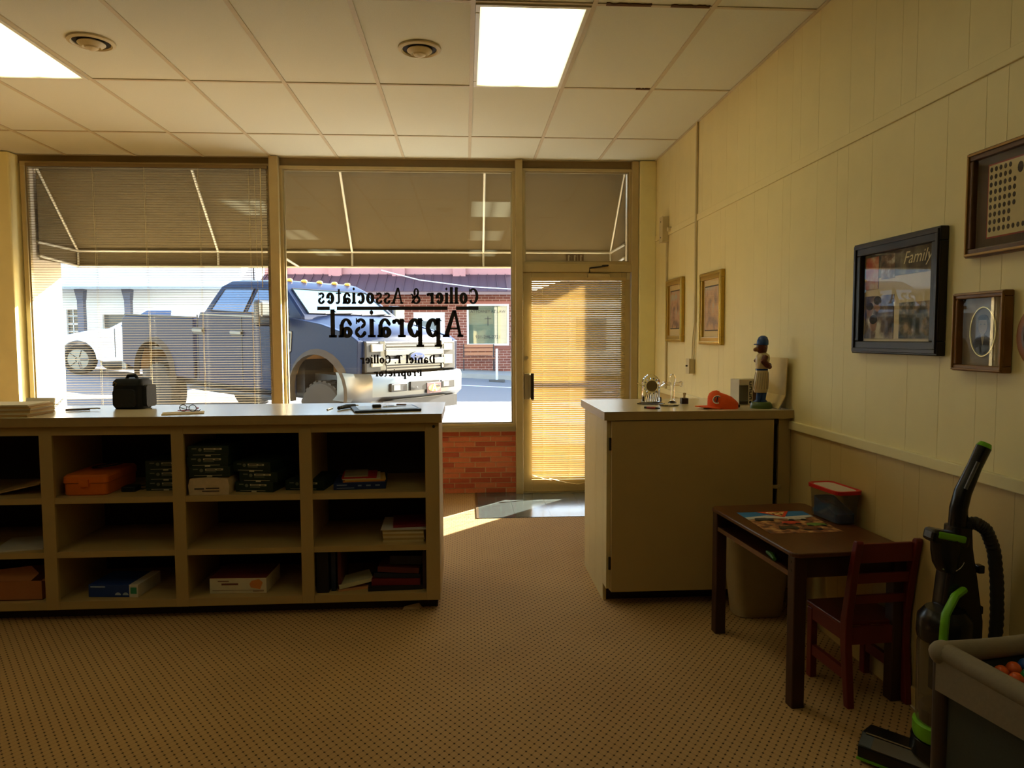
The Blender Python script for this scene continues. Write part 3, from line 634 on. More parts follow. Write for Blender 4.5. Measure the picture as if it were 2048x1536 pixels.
# ================================================================== PICKUP TRUCK
TA = R(38.2); TF = Vector((cos(TA), -sin(TA), 0)); TN = Vector((sin(TA), cos(TA), 0))
TP = Vector((-1.9757, 9.8639, 0)); SL = .044
tk = thing('pickup_truck', 'lifted dark blue crew cab pickup truck parked outside the window', 'truck', (TP.x, TP.y, gz(TP.x, TP.y)))
tk.rotation_euler = (0, 0, 0)
def tw(p):
    s, l, z = p; q = TP+TF*s+TN*l; return Vector((q.x, q.y, z-s*SL))
def tob(name, g, m, parent=None, bevel=0, smooth=False, label=None):
    g.v = [tw(p) for p in g.v]; return ob(name, g, m, parent or tk, True, bevel, smooth, label=label)
m_blue = mat('truck_blue', (10, 24, 52), .32, .0, var=.05, scale=4, coat=.0, spec=.16)
m_mud = mat('wheel_well_mud', (120, 92, 58), .9, var=.3, scale=12)
m_chrome = mat('chrome', (108, 108, 106), .33, .95, var=.02)
m_tire = mat('tire_rubber', (44, 42, 37), .9, var=.3, scale=20, bump=.5)
m_tblk = mat('truck_black', (22, 22, 24), .4, var=.05)
m_tgl = mat('truck_glass', (40, 66, 104), .06, .0, var=.02, spec=.9, coat=.6)
m_wsg = mat('windshield_glass', (70, 100, 114), .05, 0, var=.1, scale=2, spec=.9, coat=.6)
TWD = 2.03
def arch(cs, cz, r, rz, a0, a1, n=12): return [(cs+r*cos(R(a0+(a1-a0)*i/n)), cz+rz*sin(R(a0+(a1-a0)*i/n))) for i in range(n+1)]
# side shells (both sides) with the wheel openings, joined over the top by hood, cab and bed
fend = [(.74, 1.02), (.76, 1.50), (.62, 1.575), (.05, 1.70), (-.52, 1.765), (-.58, 1.765), (-.58, .72)] + arch(0, .80, .60, .54, 180, 0)[0:] + [(.66, .98)]
door = [(-.60, .72), (-.60, 1.765), (-1.66, 1.78), (-2.72, 1.80), (-2.78, 1.70), (-2.86, .72)]
bed = [(-2.92, .74), (-2.90, 1.705), (-4.96, 1.70), (-5.06, 1.64), (-5.08, .88), (-4.70, .80)] + list(reversed(arch(-4.05, .78, .58, .56, 0, 180))) + [(-3.40, .74)]
for l0, l1 in ((0, .09), (TWD-.09, TWD)):
    tob('fender', G().prism(fend, 'y', l0, l1), m_blue, bevel=.012)
    tob('door_panel', G().prism(door, 'y', l0+.01, l1-.01), m_blue, bevel=.012)
    tob('bed_side', G().prism(bed, 'y', l0, l1), m_blue, bevel=.02)
def shell(pts, w0, w1, l): return [(s_, l, z_) for s_, z_ in pts]
for l0, sg in ((0., -1), (TWD, 1)):
    for cs, pts in ((0, arch(0, .80, .64, .58, 200, -18, 16)), (-4.05, arch(-4.05, .78, .62, .60, 200, -20, 16))):
        inn = arch(cs, .79, .55, .50, 200, -18, 16)
        vs = [(a, l0-sg*.01, b) for a, b in pts]+[(a, l0+sg*.055, b) for a, b in inn]+[(a, l0-sg*.04, b) for a, b in inn]; n_ = len(pts)
        tob('arch_flare', G().add(vs, [(i, i+1, n_+i+1, n_+i) for i in range(n_-1)]+[(n_+i, n_+i+1, 2*n_+i+1, 2*n_+i) for i in range(n_-1)]+[(2*n_+i, 2*n_+i+1, i+1, i) for i in range(n_-1)]), mat('flare_muddy', (48, 42, 34), .8, var=.5, scale=10), smooth=True)
# wheel-well liners, chassis
tob('chassis', G().box(-4.95, .60, .28, TWD-.28, .62, 1.0), m_tblk)
for cs in (0, -4.05):
    for l0, l1 in ((.09, .62), (TWD-.62, TWD-.09)):
        o_, i_ = arch(cs, .80, .62, .56, 180, 0), arch(cs, .80, .60, .54, 180, 0)
        tob('wheel_well', G().prism(o_+list(reversed(i_)), 'y', l0, l1).box(cs-.62, cs+.62, (l1 if l0 < 1 else l0-.03), (l1+.03 if l0 < 1 else l0), .75, 1.36), m_mud)
# hood
hr = []
for s_, zc_, ze, e in ((.78, 1.50, 1.44, .10), (.72, 1.575, 1.53, .07), (.35, 1.685, 1.62, .06), (-.1, 1.76, 1.70, .05), (-.50, 1.80, 1.755, .05)):
    hr.append([(s_, e, ze-.25), (s_, e, ze), (s_, .35, zc_-.015), (s_, .55, zc_+.03), (s_, TWD-.55, zc_+.03), (s_, TWD-.35, zc_-.015), (s_, TWD-e, ze), (s_, TWD-e, ze-.25)])
tob('hood', G().loft(hr), m_blue, smooth=True)
# cab greenhouse
def cab(z, s0, s1, l): return [(s0, l, z), (s1, l, z), (s1, TWD-l, z), (s0, TWD-l, z)]
tob('cab_shell', G().loft([cab(1.72, -2.74, -.36, .06), cab(1.80, -2.72, -.38, .07), cab(2.20, -2.44, -.92, .20), cab(2.29, -2.30, -1.08, .29), cab(2.315, -2.1, -1.25, .42)]), m_blue, bevel=.03, smooth=True)
tob('cab_floor', G().box(-2.75, -.4, .1, TWD-.1, .72, 1.75), m_tblk)
def sidept(s_, z_, side):
    l = .075+(z_-1.80)*.325-.012
    return (s_, l if side == 0 else TWD-l, z_)
for side in (0, 1):
    for pts in ([(-2.52, 1.83), (-1.70, 1.82), (-1.58, 2.17), (-2.30, 2.17)], [(-1.62, 1.82), (-.68, 1.81), (-1.02, 2.15), (-1.50, 2.17)]):
        a = [sidept(*p, side) for p in pts]; b = [(p[0], p[1]+(.02 if side == 0 else -.02), p[2]) for p in a]
        tob('side_window', G().loft([a, b]), m_tgl)
        tr_ = [Vector(p) for p in a]
        tob('window_trim', G().tube(tr_, .012, 5, closed=True), m_tblk)
wsb = lambda l, z, o: (-.38-(z-1.80)*1.35+o, l, z)
ws = [wsb(.20, 1.84, .02), wsb(TWD-.20, 1.84, .02), wsb(TWD-.30, 2.18, .02), wsb(.30, 2.18, .02)]
tob('windshield', G().loft([ws, [(a-.02, b, c-.01) for a, b, c in ws]]), m_wsg)
tob('windshield_trim', G().tube(ws, .014, 5, closed=True), m_tblk)
rw = [(-2.60, .30, 1.85), (-2.60, TWD-.30, 1.85), (-2.45, TWD-.36, 2.15), (-2.45, .36, 2.15)]
tob('rear_window', G().loft([[(a-.02, b, c) for a, b, c in rw], rw]), m_tgl)
for l in (.45, .72, 1.015, 1.31, 1.58): tob('roof_marker_lamp', G().ball((-1.12, l, 2.312), .055, .045, .03, 10, 6), mat('amber_lens', (240, 190, 90), .3), smooth=True)
tob('wiper', G().tube([(-.36, .45, 1.835), (-.40, 1.0, 1.86)], .012, 5), m_tblk); tob('wiper', G().tube([(-.36, 1.15, 1.835), (-.40, 1.7, 1.86)], .012, 5), m_tblk)
for s_ in (-2.76, -1.78):
    hn = tob('door_handle', G().box(s_-.13, s_+.13, -.035, -.012, 1.49, 1.54), m_chrome, bevel=.008)
    tob('handle_recess', G().box(s_-.14, s_+.14, -.003, .012, 1.46, 1.56), m_tblk, hn)
for s_ in (-1.68, -.60, -2.80): tob('door_seam', G().box(s_-.008, s_+.008, .004, .02, .76, 1.76), m_tblk)
tob('belt_molding', G().box(-2.72, -.60, .0, .014, 1.755, 1.775), m_chrome)
tob('running_board', G().box(-2.90, -.66, -.10, .16, .60, .66), m_tblk, bevel=.01); tob('running_board', G().box(-2.90, -.66, TWD-.16, TWD+.10, .60, .66), m_tblk, bevel=.01)
for l, sg in ((0, -1), (TWD, 1)):
    mr_ = tob('mirror', G().boxc((-.78, l+sg*.27, 1.82), (.12, .26, .36)), m_tblk, bevel=.04)
    tob('mirror_cap', G().boxc((-.70, l+sg*.27, 1.87), (.07, .25, .22)), m_chrome, mr_, bevel=.03)
    tob('mirror_arm', G().tube([(-.76, l+sg*.02, 1.74), (-.76, l+sg*.2, 1.74)], .03, 6), m_tblk, mr_)
vt = tob('fender_vent', G().prism([(-.66, 1.24), (-.55, 1.30), (-.52, 1.58), (-.66, 1.60)], 'y', -.016, .005), m_chrome, bevel=.005)
tob('vent_inset', G().prism([(-.645, 1.30), (-.57, 1.33), (-.545, 1.55), (-.645, 1.57)], 'y', -.02, -.014), m_tblk, vt)
g = text_mesh('F-250', .095, .002); g.xf(Matrix(((0, 1, 0, -.598), (0, 0, -1, -.022), (-1, 0, 0, 1.44), (0, 0, 0, 1)))); tob('badge', G().merge(g), m_chrome, vt)
# wheels
for cs in (0, -4.05):
    for l, sg in ((.02, 1), (TWD-.02, -1)):
        R_ = .445; zc_ = .475
        def W(prof): # (radius, lateral)
            return G().loft([[(cs+r*cos(2*pi*k/28), l+sg*d, zc_+r*sin(2*pi*k/28)) for k in range(28)] for r, d in prof])
        ty = tob('tire', W([(.25, .02), (.36, .0), (.42, .015), (R_, .05), (R_, .25), (.42, .29), (.30, .30)]), m_tire, smooth=True)
        g = G()
        for k in range(28):
            a = 2*pi*(k+.5)/28
            for q in (0, 1):
                a2 = a+q*.11; M_ = Matrix.Translation((cs+R_*cos(a2), l+sg*(.09+.11*q), zc_+R_*sin(a2))) @ Matrix.Rotation(-a2, 4, 'Y')
                g.merge(G().box(-.012, .014, -.05, .05, -.028, .028), M_)
        tob('tread_blocks', g, m_tire, ty)
        tob('rim', W([(.255, .03), (.235, .05), (.21, .07), (.08, .04), (.02, .03)]), mat('rim_dark', (60, 58, 54), .4, .6), ty, smooth=True)
for l in (.3, TWD-.3): tob('suspension_spring', G().tube([(.28+.05*cos(i*.9), l+.05*sin(i*.9), .72+i*.014) for i in range(40)], .012, 5), mat('mud_metal', (110, 92, 66), .8))
# front end
tob('grille_shell', G().box(.70, .80, .10, TWD-.10, 1.08, 1.50), m_tblk, bevel=.02)
g = G()
for z_ in (1.44, 1.40, 1.16, 1.12): g.box(.79, .815, .46, TWD-.46, z_-.009, z_+.009)
tob('grille_slats', g, m_chrome)
for z_, hh in ((1.345, .043), (1.22, .043)): tob('grille_bar', G().prism([(.42, z_-hh), (TWD-.42, z_-hh), (TWD-.42, z_+hh), (.42, z_+hh)], 'x', .79, .85), m_chrome, bevel=.012)
tob('grille_bridge', G().box(.80, .845, .66, TWD-.66, 1.26, 1.31), m_chrome)
ov = tob('front_badge', G().loft([[(.85, a, b) for a, b in ell(TWD/2, 1.29, .155, .066)], [(.872, a, b) for a, b in ell(TWD/2, 1.29, .15, .062)]]), m_chrome)
tob('badge_field', G().loft([[(.872, a, b) for a, b in ell(TWD/2, 1.29, .14, .054)], [(.876, a, b) for a, b in ell(TWD/2, 1.29, .14, .054)]]), mat('badge_blue', (30, 60, 120), .3), ov)
g = text_mesh('Ford', .085, .001, .4); g.xf(Matrix(((0, 0, 1, .879), (1, 0, 0, TWD/2), (0, 1, 0, 1.288), (0, 0, 0, 1)))); tob('badge_text', g, m_chrome, ov)
m_lens = mat('headlamp_lens', (140, 140, 134), .15, .3, var=.08, scale=8)
for l0, l1 in ((.02, .44), (TWD-.44, TWD-.02)):
    a, b = (l0, l1)
    hl = tob('headlight', G().loft([[(.56 if (a < 1) == (q[0] < (a+b)/2) else .77, q[0], q[1]) for q in ((a, 1.10), (b, 1.10), (b, 1.51), (a, 1.51))], [(.66 if (a < 1) == (q[0] < (a+b)/2) else .83, q[0], q[1]) for q in ((a, 1.10), (b, 1.10), (b, 1.51), (a, 1.51))]]), m_chrome, bevel=.015)
    for z0, z1 in ((1.36, 1.46), (1.16, 1.30)): tob('lamp_lens', G().boxc((.80 if True else 0, (a+b)/2+(.06 if a < 1 else -.06), (z0+z1)/2), (.05, .2, z1-z0)), m_lens, hl, bevel=.01)
    tob('turn_signal', G().boxc((.665, a+.05 if a < 1 else b-.05, 1.32), (.03, .05, .22)), mat('amber_signal', (226, 160, 70), .3), hl)
# bumper, wrapped at the corners
bp_o = [(.40, -.03), (.74, -.03), (.92, .10), (.98, .45), (1.0, TWD/2), (.98, TWD-.45), (.92, TWD-.10), (.74, TWD+.03), (.40, TWD+.03)]
bp_i = [(a-.07 if 0 < i < 8 else a, b+(.05 if i < 4 else -.05 if i > 4 else 0)) for i, (a, b) in enumerate(bp_o)]
ring = bp_o+list(reversed(bp_i))
def bring(z, d): return [(a-(d if i < 9 else 0), b, z) for i, (a, b) in enumerate(ring)]
tob('front_bumper', G().loft([bring(.70, .10), bring(.78, .01), bring(1.02, 0), bring(1.075, .03)]), m_chrome, smooth=True)
for a, b in ((.36, .66), (TWD-.66, TWD-.36)): tob('fog_lamp_pocket', G().box(.955, 1.0, a, b, .84, .95), m_tblk, bevel=.01); tob('fog_lamp', G().box(.985, 1.006, a+.04, a+.16, .86, .93), m_lens)
tob('bumper_intake', G().box(.97, 1.012, .72, 1.31, .84, .96), m_tblk)
for l in (.80, 1.27): tob('tow_hook', G().tube([(1.0, l-.05, .88), (1.05, l, .88), (1.0, l+.05, .88)], .014, 6), m_chrome)
pl = tob('front_plate', G().box(1.012, 1.02, 1.04, 1.34, .78, .93), mat('plate_dark', (84, 52, 52), .5), bevel=.003)
g = G().loft([[(1.021, a, b) for a, b in ell(1.19, .855, .125, .05)], [(1.023, a, b) for a, b in ell(1.19, .855, .125, .05)]]); tob('plate_swoosh', g, mat('plate_orange', (226, 150, 80), .5), pl)
g = text_mesh('A', .15, .001); g.xf(Matrix(((0, 0, 1, 1.0255), (1, 0, 0, 1.19), (0, 1, 0, .855), (0, 0, 0, 1)))); tob('plate_letter', g, m_white, pl)
tob('skid_valance', G().box(.55, .95, .25, TWD-.25, .56, .72), m_tblk)
tob('tailgate', G().box(-5.07, -5.0, .08, TWD-.08, .9, 1.68), m_blue); tob('bed_floor', G().box(-5.0, -2.95, .08, TWD-.08, 1.15, 1.2), m_tblk)
tob('bed_rail_cap', G().box(-4.95, -2.92, -.005, .1, 1.70, 1.725), m_tblk); tob('rear_bumper', G().box(-5.22, -5.07, .05, TWD-.05, .74, .9), m_chrome, bevel=.03)
tob('tail_lamp', G().box(-5.078, -5.06, .02, .14, 1.2, 1.6), mat('tail_red', (150, 30, 30), .3))
# ---- white car behind
CX, CY = -6.85, 15.6; cz = gz(-8, 15.6)
car = thing('white_car', 'white car parked behind the blue pickup truck', 'car', (CX, CY, cz))
m_cw = mat('car_white', (236, 236, 236), .25, var=.02, coat=.5)
def cob(name, g, m, parent=None, bevel=0, smooth=False): return ob(name, g, m, parent or car, True, bevel, smooth)
side = [(-8.62, .28), (-8.70, .62), (-8.5, .78), (-7.9, .90), (-7.38, .96), (-5.0, 1.0), (-4.4, .96), (-4.3, .40), (-4.75, .28)] + arch(-5.15, .30, .38, .40, 0, 180) + [(-7.55, .26)] + arch(-8.06, .30, .37, .40, 0, 180)
cob('car_body', G().prism([(a, cz+b) for a, b in side], 'y', CY, CY+1.75), m_cw, bevel=.04)
gh = lambda z, a, b, i: [(a, CY+i, cz+z), (b, CY+i, cz+z), (b, CY+1.75-i, cz+z), (a, CY+1.75-i, cz+z)]
cob('car_roof', G().loft([gh(.95, -7.45, -4.6, .06), gh(1.36, -6.75, -5.1, .20), gh(1.42, -6.5, -5.3, .3)]), m_cw, bevel=.03)
cob('side_window', G().loft([[(-7.20, CY+.05, cz+1.0), (-6.2, CY+.05, cz+1.0), (-6.2, CY+.175, cz+1.33), (-6.70, CY+.175, cz+1.33)], [(-7.20, CY+.09, cz+1.0), (-6.2, CY+.09, cz+1.0), (-6.2, CY+.21, cz+1.33), (-6.70, CY+.21, cz+1.33)]]), m_tgl)
for x in (-8.06, -5.15):
    for y, sg in ((CY+.01, 1), (CY+1.74, -1)):
        W = lambda prof: G().loft([[(x+r*cos(2*pi*k/24), y+sg*d, cz+.31+r*sin(2*pi*k/24)) for k in range(24)] for r, d in prof])
        t_ = cob('tire', W([(.2, .02), (.27, 0), (.31, .03), (.31, .2), (.25, .22)]), m_tire, smooth=True)
        cob('rim', W([(.215, .01), (.19, .03), (.05, .015), (.02, .015)]), m_chrome, t_, smooth=True)
        for k in range(5):
            a = 2*pi*k/5; cob('spoke', G().tube([(x+.05*cos(a), y+sg*.004, cz+.31+.05*sin(a)), (x+.2*cos(a), y+sg*.006, cz+.31+.2*sin(a))], .022, 5), m_chrome, t_)
cob('headlight', G().box(-8.68, -8.45, CY-.005, CY+.2, cz+.58, cz+.70), m_lens, bevel=.02); cob('side_mirror', G().boxc((-6.95, CY-.1, cz+1.02), (.16, .16, .12)), m_cw, bevel=.03)
cob('door_seam', G().box(-7.30, -7.285, CY-.004, CY+.02, cz+.35, cz+.95), m_tblk); cob('sill', G().box(-7.6, -5.6, CY+.02, CY+1.73, cz+.18, cz+.3), m_tblk)
# ================================================================== LEFT COUNTER
m_cab = mat('cabinet_paint', (186, 158, 100), .55, var=.06, scale=7)
m_lam = mat('laminate_top', (205, 188, 150), .22, var=.04, scale=40, spec=.5)
m_edge = mat('laminate_edge', (176, 148, 94), .4)
m_back_shade = mat('cabinet_back_shade', (60, 42, 24), .8)  # shade inside the cubbies put into this dark brown
ZT = 1.10
CF = 3.92
sc = thing('shelf_cabinet', 'long open fronted cream cabinet with three rows of cubbyholes', 'cabinet', (-2.2, 4.2, 0))
PX = [(-4.25, -4.18), (-3.58, -3.515), (-2.911, -2.845), (-2.241, -2.175), (-1.566, -1.501), (-.897, -.831), (-.223, -.147)]
for a, b in PX: ob('upright', G().box(a, b, CF, CF+.02, .065, 1.052), m_cab, sc, bevel=.002)
for a, b in PX: ob('divider', G().box((a+b)/2-.009 if b < -.2 else b-.02, (a+b)/2+.009 if b < -.2 else b, CF+.02, 4.50, .065, 1.052), m_cab, sc)
for i in range(6):
    x0, x1 = (PX[i][0]+PX[i][1])/2+.009, (PX[i+1][0]+PX[i+1][1])/2-.009
    if i == 5: x1 = PX[6][1]-.02
    for z0, z1 in ((.637, .669), (.346, .377), (.065, .107)): ob('shelf', G().box(x0, x1, CF+.004, 4.49, z0, z1), m_cab, sc)
    ob('top_rail', G().box(PX[i][1], PX[i+1][0], CF+.001, CF+.02, 1.003, 1.052), m_cab, sc)
ob('back_panel', G().box(-4.25, -.147, 4.49, 4.51, .065, 1.052), m_back_shade, sc)
ob('toe_kick', G().box(-4.2, -.20, 4.0, 4.03, 0, .065), m_back_shade, sc)
ob('end_base', G().box(-.20, -.165, 4.0, 4.5, 0, .065), m_back_shade, sc)
ob('rear_base', G().box(-4.2, -.20, 4.46, 4.49, 0, .065), m_back_shade, sc)
ob('bolt_head', G().cyl((-.175, CF-.004, 1.028), (-.175, CF, 1.028), .008), m_dark, sc)
ct = thing('long_worktop', 'long pale laminate worktop on the cubbyhole cabinet', 'worktop', (-2.2, 4.2, 1.052))
ob('top_sheet', G().box(-4.3, -.128, 3.892, 4.60, 1.098, ZT), m_lam, ct)
ob('top_core', G().box(-4.3, -.13, 3.894, 4.598, 1.052, 1.098), m_edge, ct)
# ---- things on the worktop
m_bag = mat('bag_nylon', (24, 25, 28), .7, var=.2, scale=60, bump=.3)
bg = thing('camera_bag', 'black camera bag with top grip on the long worktop', 'bag', (-1.965, 4.40, ZT), R(-8))
def bagring(z, sx, sy, r): return [(a, b, z) for a, b in rrect(-sx, sx, -sy, sy, r)]
ob('bag_body', G().loft([bagring(0, .08, .06, .02), bagring(.01, .088, .068, .03), bagring(.11, .091, .07, .03), bagring(.15, .089, .066, .03), bagring(.168, .076, .055, .03)]), m_bag, bg, world=False, smooth=True)
ob('bag_flap', G().loft([bagring(.135, .093, .072, .03), bagring(.158, .091, .070, .03), bagring(.176, .078, .058, .03)]), m_bag, bg, world=False, smooth=True)
ob('side_pocket', G().loft([[(.084+d, b, c) for b, c in rrect(-.05, .05, .012, .14, .02)] for d in (0, .025, .03)]), m_bag, bg, world=False, smooth=True)
ob('front_pocket', G().loft([[(a, -.068-d, c) for a, c in rrect(-.072, .06, .012, .115, .02)] for d in (0, .012, .018)]), m_bag, bg, world=False, smooth=True)
ob('grip', G().tube([(-.035, 0, .172), (-.025, 0, .192), (.02, 0, .194), (.032, 0, .172)], .010, 8), m_bag, bg, world=False, smooth=True)
ob('zip_pull', G().tube([(-.072, -.074, .147), (-.062, -.079, .158), (-.05, -.079, .150), (-.055, -.08, .139)], .0022, 5), mat('zip_brass', (150, 120, 60), .4, .7), bg, world=False)
pk = thing('pocket_multitool', 'slim dark pocket tool lying open beside the paper pile', 'tool', (-2.19, 4.26, ZT))
ob('tool_handle', G().tube([(-2.265, 4.235, ZT+.008), (-2.15, 4.27, ZT+.008)], .008, 8, flat=.8), mat('tool_brown', (84, 66, 50), .5), pk)
ob('tool_blade', G().tube([(-2.15, 4.27, ZT+.012), (-2.115, 4.283, ZT+.012), (-2.095, 4.27, ZT+.012)], .004, 6), m_steel, pk)
m_kraft = mat('kraft_paper', (206, 176, 122), .8, var=.08)
solo('envelope', G().boxc((0, 0, .0025), (.21, .13, .005)), mat('paper_cream', (212, 190, 140), .8), 'flat cream envelope under the folded reading glasses', 'envelope', (-1.545, 4.05, ZT), R(18), local=True)
gs = thing('reading_glasses', 'folded reading glasses with red temple tips on the cream envelope', 'glasses', (-1.535, 4.09, ZT+.005), R(-12))
m_gf = mat('glasses_frame', (50, 34, 32), .3); m_gred = mat('glasses_red', (190, 40, 36), .3)
for sx in (-1, 1): ob('lens_rim', G().tube([(sx*.028+.022*cos(2*pi*k/16), 0, .0205+.0185*sin(2*pi*k/16)) for k in range(16)], .0022, 5, closed=True), m_gf, gs, world=False)
for sx in (-1, 1): ob('lens', G().loft([[(sx*.028+.0205*cos(2*pi*k/14), -.0007, .0205+.017*sin(2*pi*k/14)) for k in range(14)], [(sx*.028+.0205*cos(2*pi*k/14), .0007, .0205+.017*sin(2*pi*k/14)) for k in range(14)]]), m_glass, gs, world=False)
ob('bridge', G().tube([(-.007, 0, .024), (0, .0, .029), (.007, 0, .024)], .002, 5), m_gf, gs, world=False)
ob('temple', G().tube([(.05, 0, .026), (.052, .02, .02), (.02, .035, .006), (-.05, .03, .004), (-.075, .02, .004)], .0024, 5), m_gred, gs, world=False)
ob('temple', G().tube([(-.05, 0, .026), (-.052, .015, .02), (-.03, .025, .010), (.05, .022, .004), (.068, .01, .012)], .0024, 5), m_gf, gs, world=False)
solo('silver_pen', G().tube([(-.785, 4.14, ZT+.0045), (-.775, 4.25, ZT+.0045)], .0045, 8), m_steel, 'short silver pen lying near the black clipboard', 'pen', (-.785, 4.14, ZT))
# clipboard / notebook pile
cb = thing('black_portfolio', 'black padded portfolio lying flat at the worktop end', 'portfolio', (-.47, 4.13, ZT), R(14))
ob('cover', G().prism(rrect(-.17, .20, -.13, .15, .015), 'z', 0.0, .013), mat('portfolio_black', (26, 22, 22), .45), cb, world=False, bevel=.004)
ob('inner_sheet', G().prism(rrect(-.14, .18, -.10, .13, .01), 'z', .013, .0145), mat('portfolio_grey', (170, 168, 160), .35), cb, world=False)
kf = thing('pocket_knife', 'dark folding knife with black grip beside the portfolio', 'knife', (-.665, 4.20, ZT))
ob('knife_handle', G().tube([(-.718, 4.15, ZT+.0125), (-.692, 4.22, ZT+.0135), (-.652, 4.29, ZT+.0125)], [.009, .0125, .010], 8), mat('knife_grip', (38, 40, 34), .6), kf, smooth=True)
ob('knife_clip', G().tube([(-.652, 4.29, ZT+.0125), (-.635, 4.305, ZT+.012)], .004, 5), m_steel, kf)
ob('knife_bolster', G().ball((-.719, 4.147, ZT+.012), .012, .012, .012, 8, 6), m_dark, kf)
ky = thing('key_bunch', 'bunch of keys with dark fob on the black portfolio', 'keys', (-.50, 4.16, ZT+.0145))
zk = ZT+.0145
ob('key_fob', G().boxc((-.505, 4.13, zk+.009), (.05, .03, .018), R(12)), mat('fob_dark', (52, 46, 30), .5), ky, bevel=.005)
ob('key_ring', G().tube([(-.46+.014*cos(2*pi*k/12), 4.145+.014*sin(2*pi*k/12), zk+.002) for k in range(12)], .0014, 5, closed=True), m_steel, ky)
ob('key_blade', G().boxc((-.42, 4.165, zk+.003), (.055, .010, .003), R(18)), m_steel, ky)
ob('key_blade', G().boxc((-.435, 4.185, zk+.0045), (.05, .010, .003), R(35)), m_dark, ky)
ob('leather_tab', G().boxc((-.375, 4.235, zk+.006), (.055, .022, .006), R(-4)), mat('leather_tab', (120, 84, 50), .6), ky)
# pile of folders
m_fold = [mat('folder_manila', (206, 172, 112), .8), mat('folder_tan', (188, 150, 92), .8), mat('folder_white', (220, 206, 170), .8)]
random.seed(3)
for i in range(9):
    z0 = ZT+i*.0072
    nm = ('bottom', 'second', 'third', 'fourth', 'fifth', 'sixth', 'seventh', 'eighth', 'topmost')[i]
    solo('paper_folder', G().boxc((0, 0, .0035), (.30+random.uniform(-.01, .015), .235, .0068)), m_fold[i % 3], f'{nm} of the manila folders piled at the worktop left end', 'folder', (-2.445+random.uniform(-.012, .012), 4.05, z0), R(random.uniform(-4, 5)), group='manila folders piled on the worktop', local=True)
nbk = thing('spiral_notebook', 'spiral bound notebook leaning behind the folder pile', 'notebook', (-2.47, 4.40, ZT))
ob('notebook_pages', G().boxc((-2.50, 4.41, ZT+.032), (.16, .012, .066), 0, R(-14)), mat('page_white', (236, 230, 214), .8), nbk)
ob('wire_spiral', G().tube([(-2.42+.012*cos(i*.8)+i*.0007, 4.41+.012*sin(i*.8), ZT+.012+i*.0008) for i in range(64)], .0014, 5), m_steel, nbk)
# ---- things on the shelves
S1, S2, S3 = .669, .377, .107
def book(name, w, d, h, loc, rz, m, label, cat, group=None, rx=0, ry=0, pages=True, mp_=None):
    """closed book: covers with a page block between them"""
    t = thing(name, label, cat, loc, rz, group); t.rotation_euler = (rx, ry, rz)
    c = .0025
    ob('cover', G().box(-w/2, w/2, -d/2, d/2, 0, c).box(-w/2, w/2, -d/2, d/2, h-c, h).box(-w/2, w/2, -d/2, -d/2+c, c, h-c), m, t, world=False)
    ob('pages', G().box(-w/2+.004, w/2-.004, -d/2+c, d/2-.005, c, h-c), mat('book_pages', (214, 196, 150), .8), t, world=False)
    return t
m_green = mat('ream_green', (30, 46, 30), .6); m_lab = mat('ream_label', (196, 188, 150), .7); m_labd = mat('ream_grey', (120, 120, 100), .7); m_ink = mat('print_ink', (50, 48, 42), .7)
def ream(loc, rz, label, group='dark green paper boxes on the top shelf', strip=True):
    t = thing('paper_box', label, 'paper box', loc, rz, group)
    w, d, h = .2175, .29, .055
    ob('box_tray', G().box(-w/2+.002, w/2-.002, -d/2+.002, d/2-.002, 0, h*.72), m_green, t, world=False)
    ob('box_lid', G().box(-w/2, w/2, -d/2, d/2, .012, h), m_green, t, world=False, bevel=.002)
    y = -d/2-.0006
    ob('label_strip', G().box(-.022, .072, y-.0006, y+.001, .035, .045), m_lab, t, world=False)
    ob('label_text', G().box(-.015, .03, y-.0010, y+.001, .038, .042), m_ink, t, world=False); ob('label_text', G().box(.04, .062, y-.001, y+.001, .038, .042), m_ink, t, world=False)
    ob('round_seal', G().prism([(a, b) for a, b in ell(-.042, .036, .0095, .0095, 14)], 'y', y-.0006, y+.001), m_labd, t, world=False)
    ob('small_print', G().box(-.022, .035, y-.0005, y+.001, .026, .030), m_labd, t, world=False); ob('brand_mark', G().box(-.085, -.06, y-.0005, y+.001, .039, .045), m_labd, t, world=False)
    if strip: ob('tear_strip', G().box(-.08, .065, y-.0004, y+.001, .0075, .0098), m_lab, t, world=False); ob('pull_tab', G().box(-.014, .014, y-.0006, y+.001, .0, .009), m_lab, t, world=False)
    return t
wb = thing('white_paper_box', 'crumpled white paper pack at the foot of the tall green box stack', 'paper pack', (-1.385, 4.09, S1))
ob('pack_body', G().loft([[(-1.385+sx_*(.103+random.uniform(-.004, .004)), y_, S1+z_) for sx_, z_ in ((-1, 0), (1, 0), (1.02, .045), (.95, .085), (0, .094), (-.96, .088), (-1.03, .05))] for y_ in (3.945, 3.96, 4.1, 4.23)]), mat('pack_white', (205, 180, 140), .7, var=.2, scale=30), wb)
ob('pack_print', G().box(-1.46, -1.41, 3.942, 3.95, S1+.030, S1+.036).box(-1.40, -1.33, 3.942, 3.95, S1+.032, S1+.038).box(-1.42, -1.33, 3.942, 3.95, S1+.018, S1+.022), m_ink, wb)
for i, nm in enumerate(('lowest', 'middle', 'topmost')):
    ream((-1.388+(.003, -.002, .0)[i], 4.10, S1+.095+i*.056), R((1, -.5, .5)[i]), f'{nm} of three green paper boxes stacked on the white pack')
for i, nm in enumerate(('lowest', 'middle', 'topmost')):
    ream((-1.135+(0, .022, -.005)[i], 4.135, S1+i*.056), R((-10, -9, -12)[i]), f'{nm} green paper box of the short stack beside the tall one')
ream((-.875, 4.16, S1), R(-7), 'single green paper box lying behind a cabinet upright')
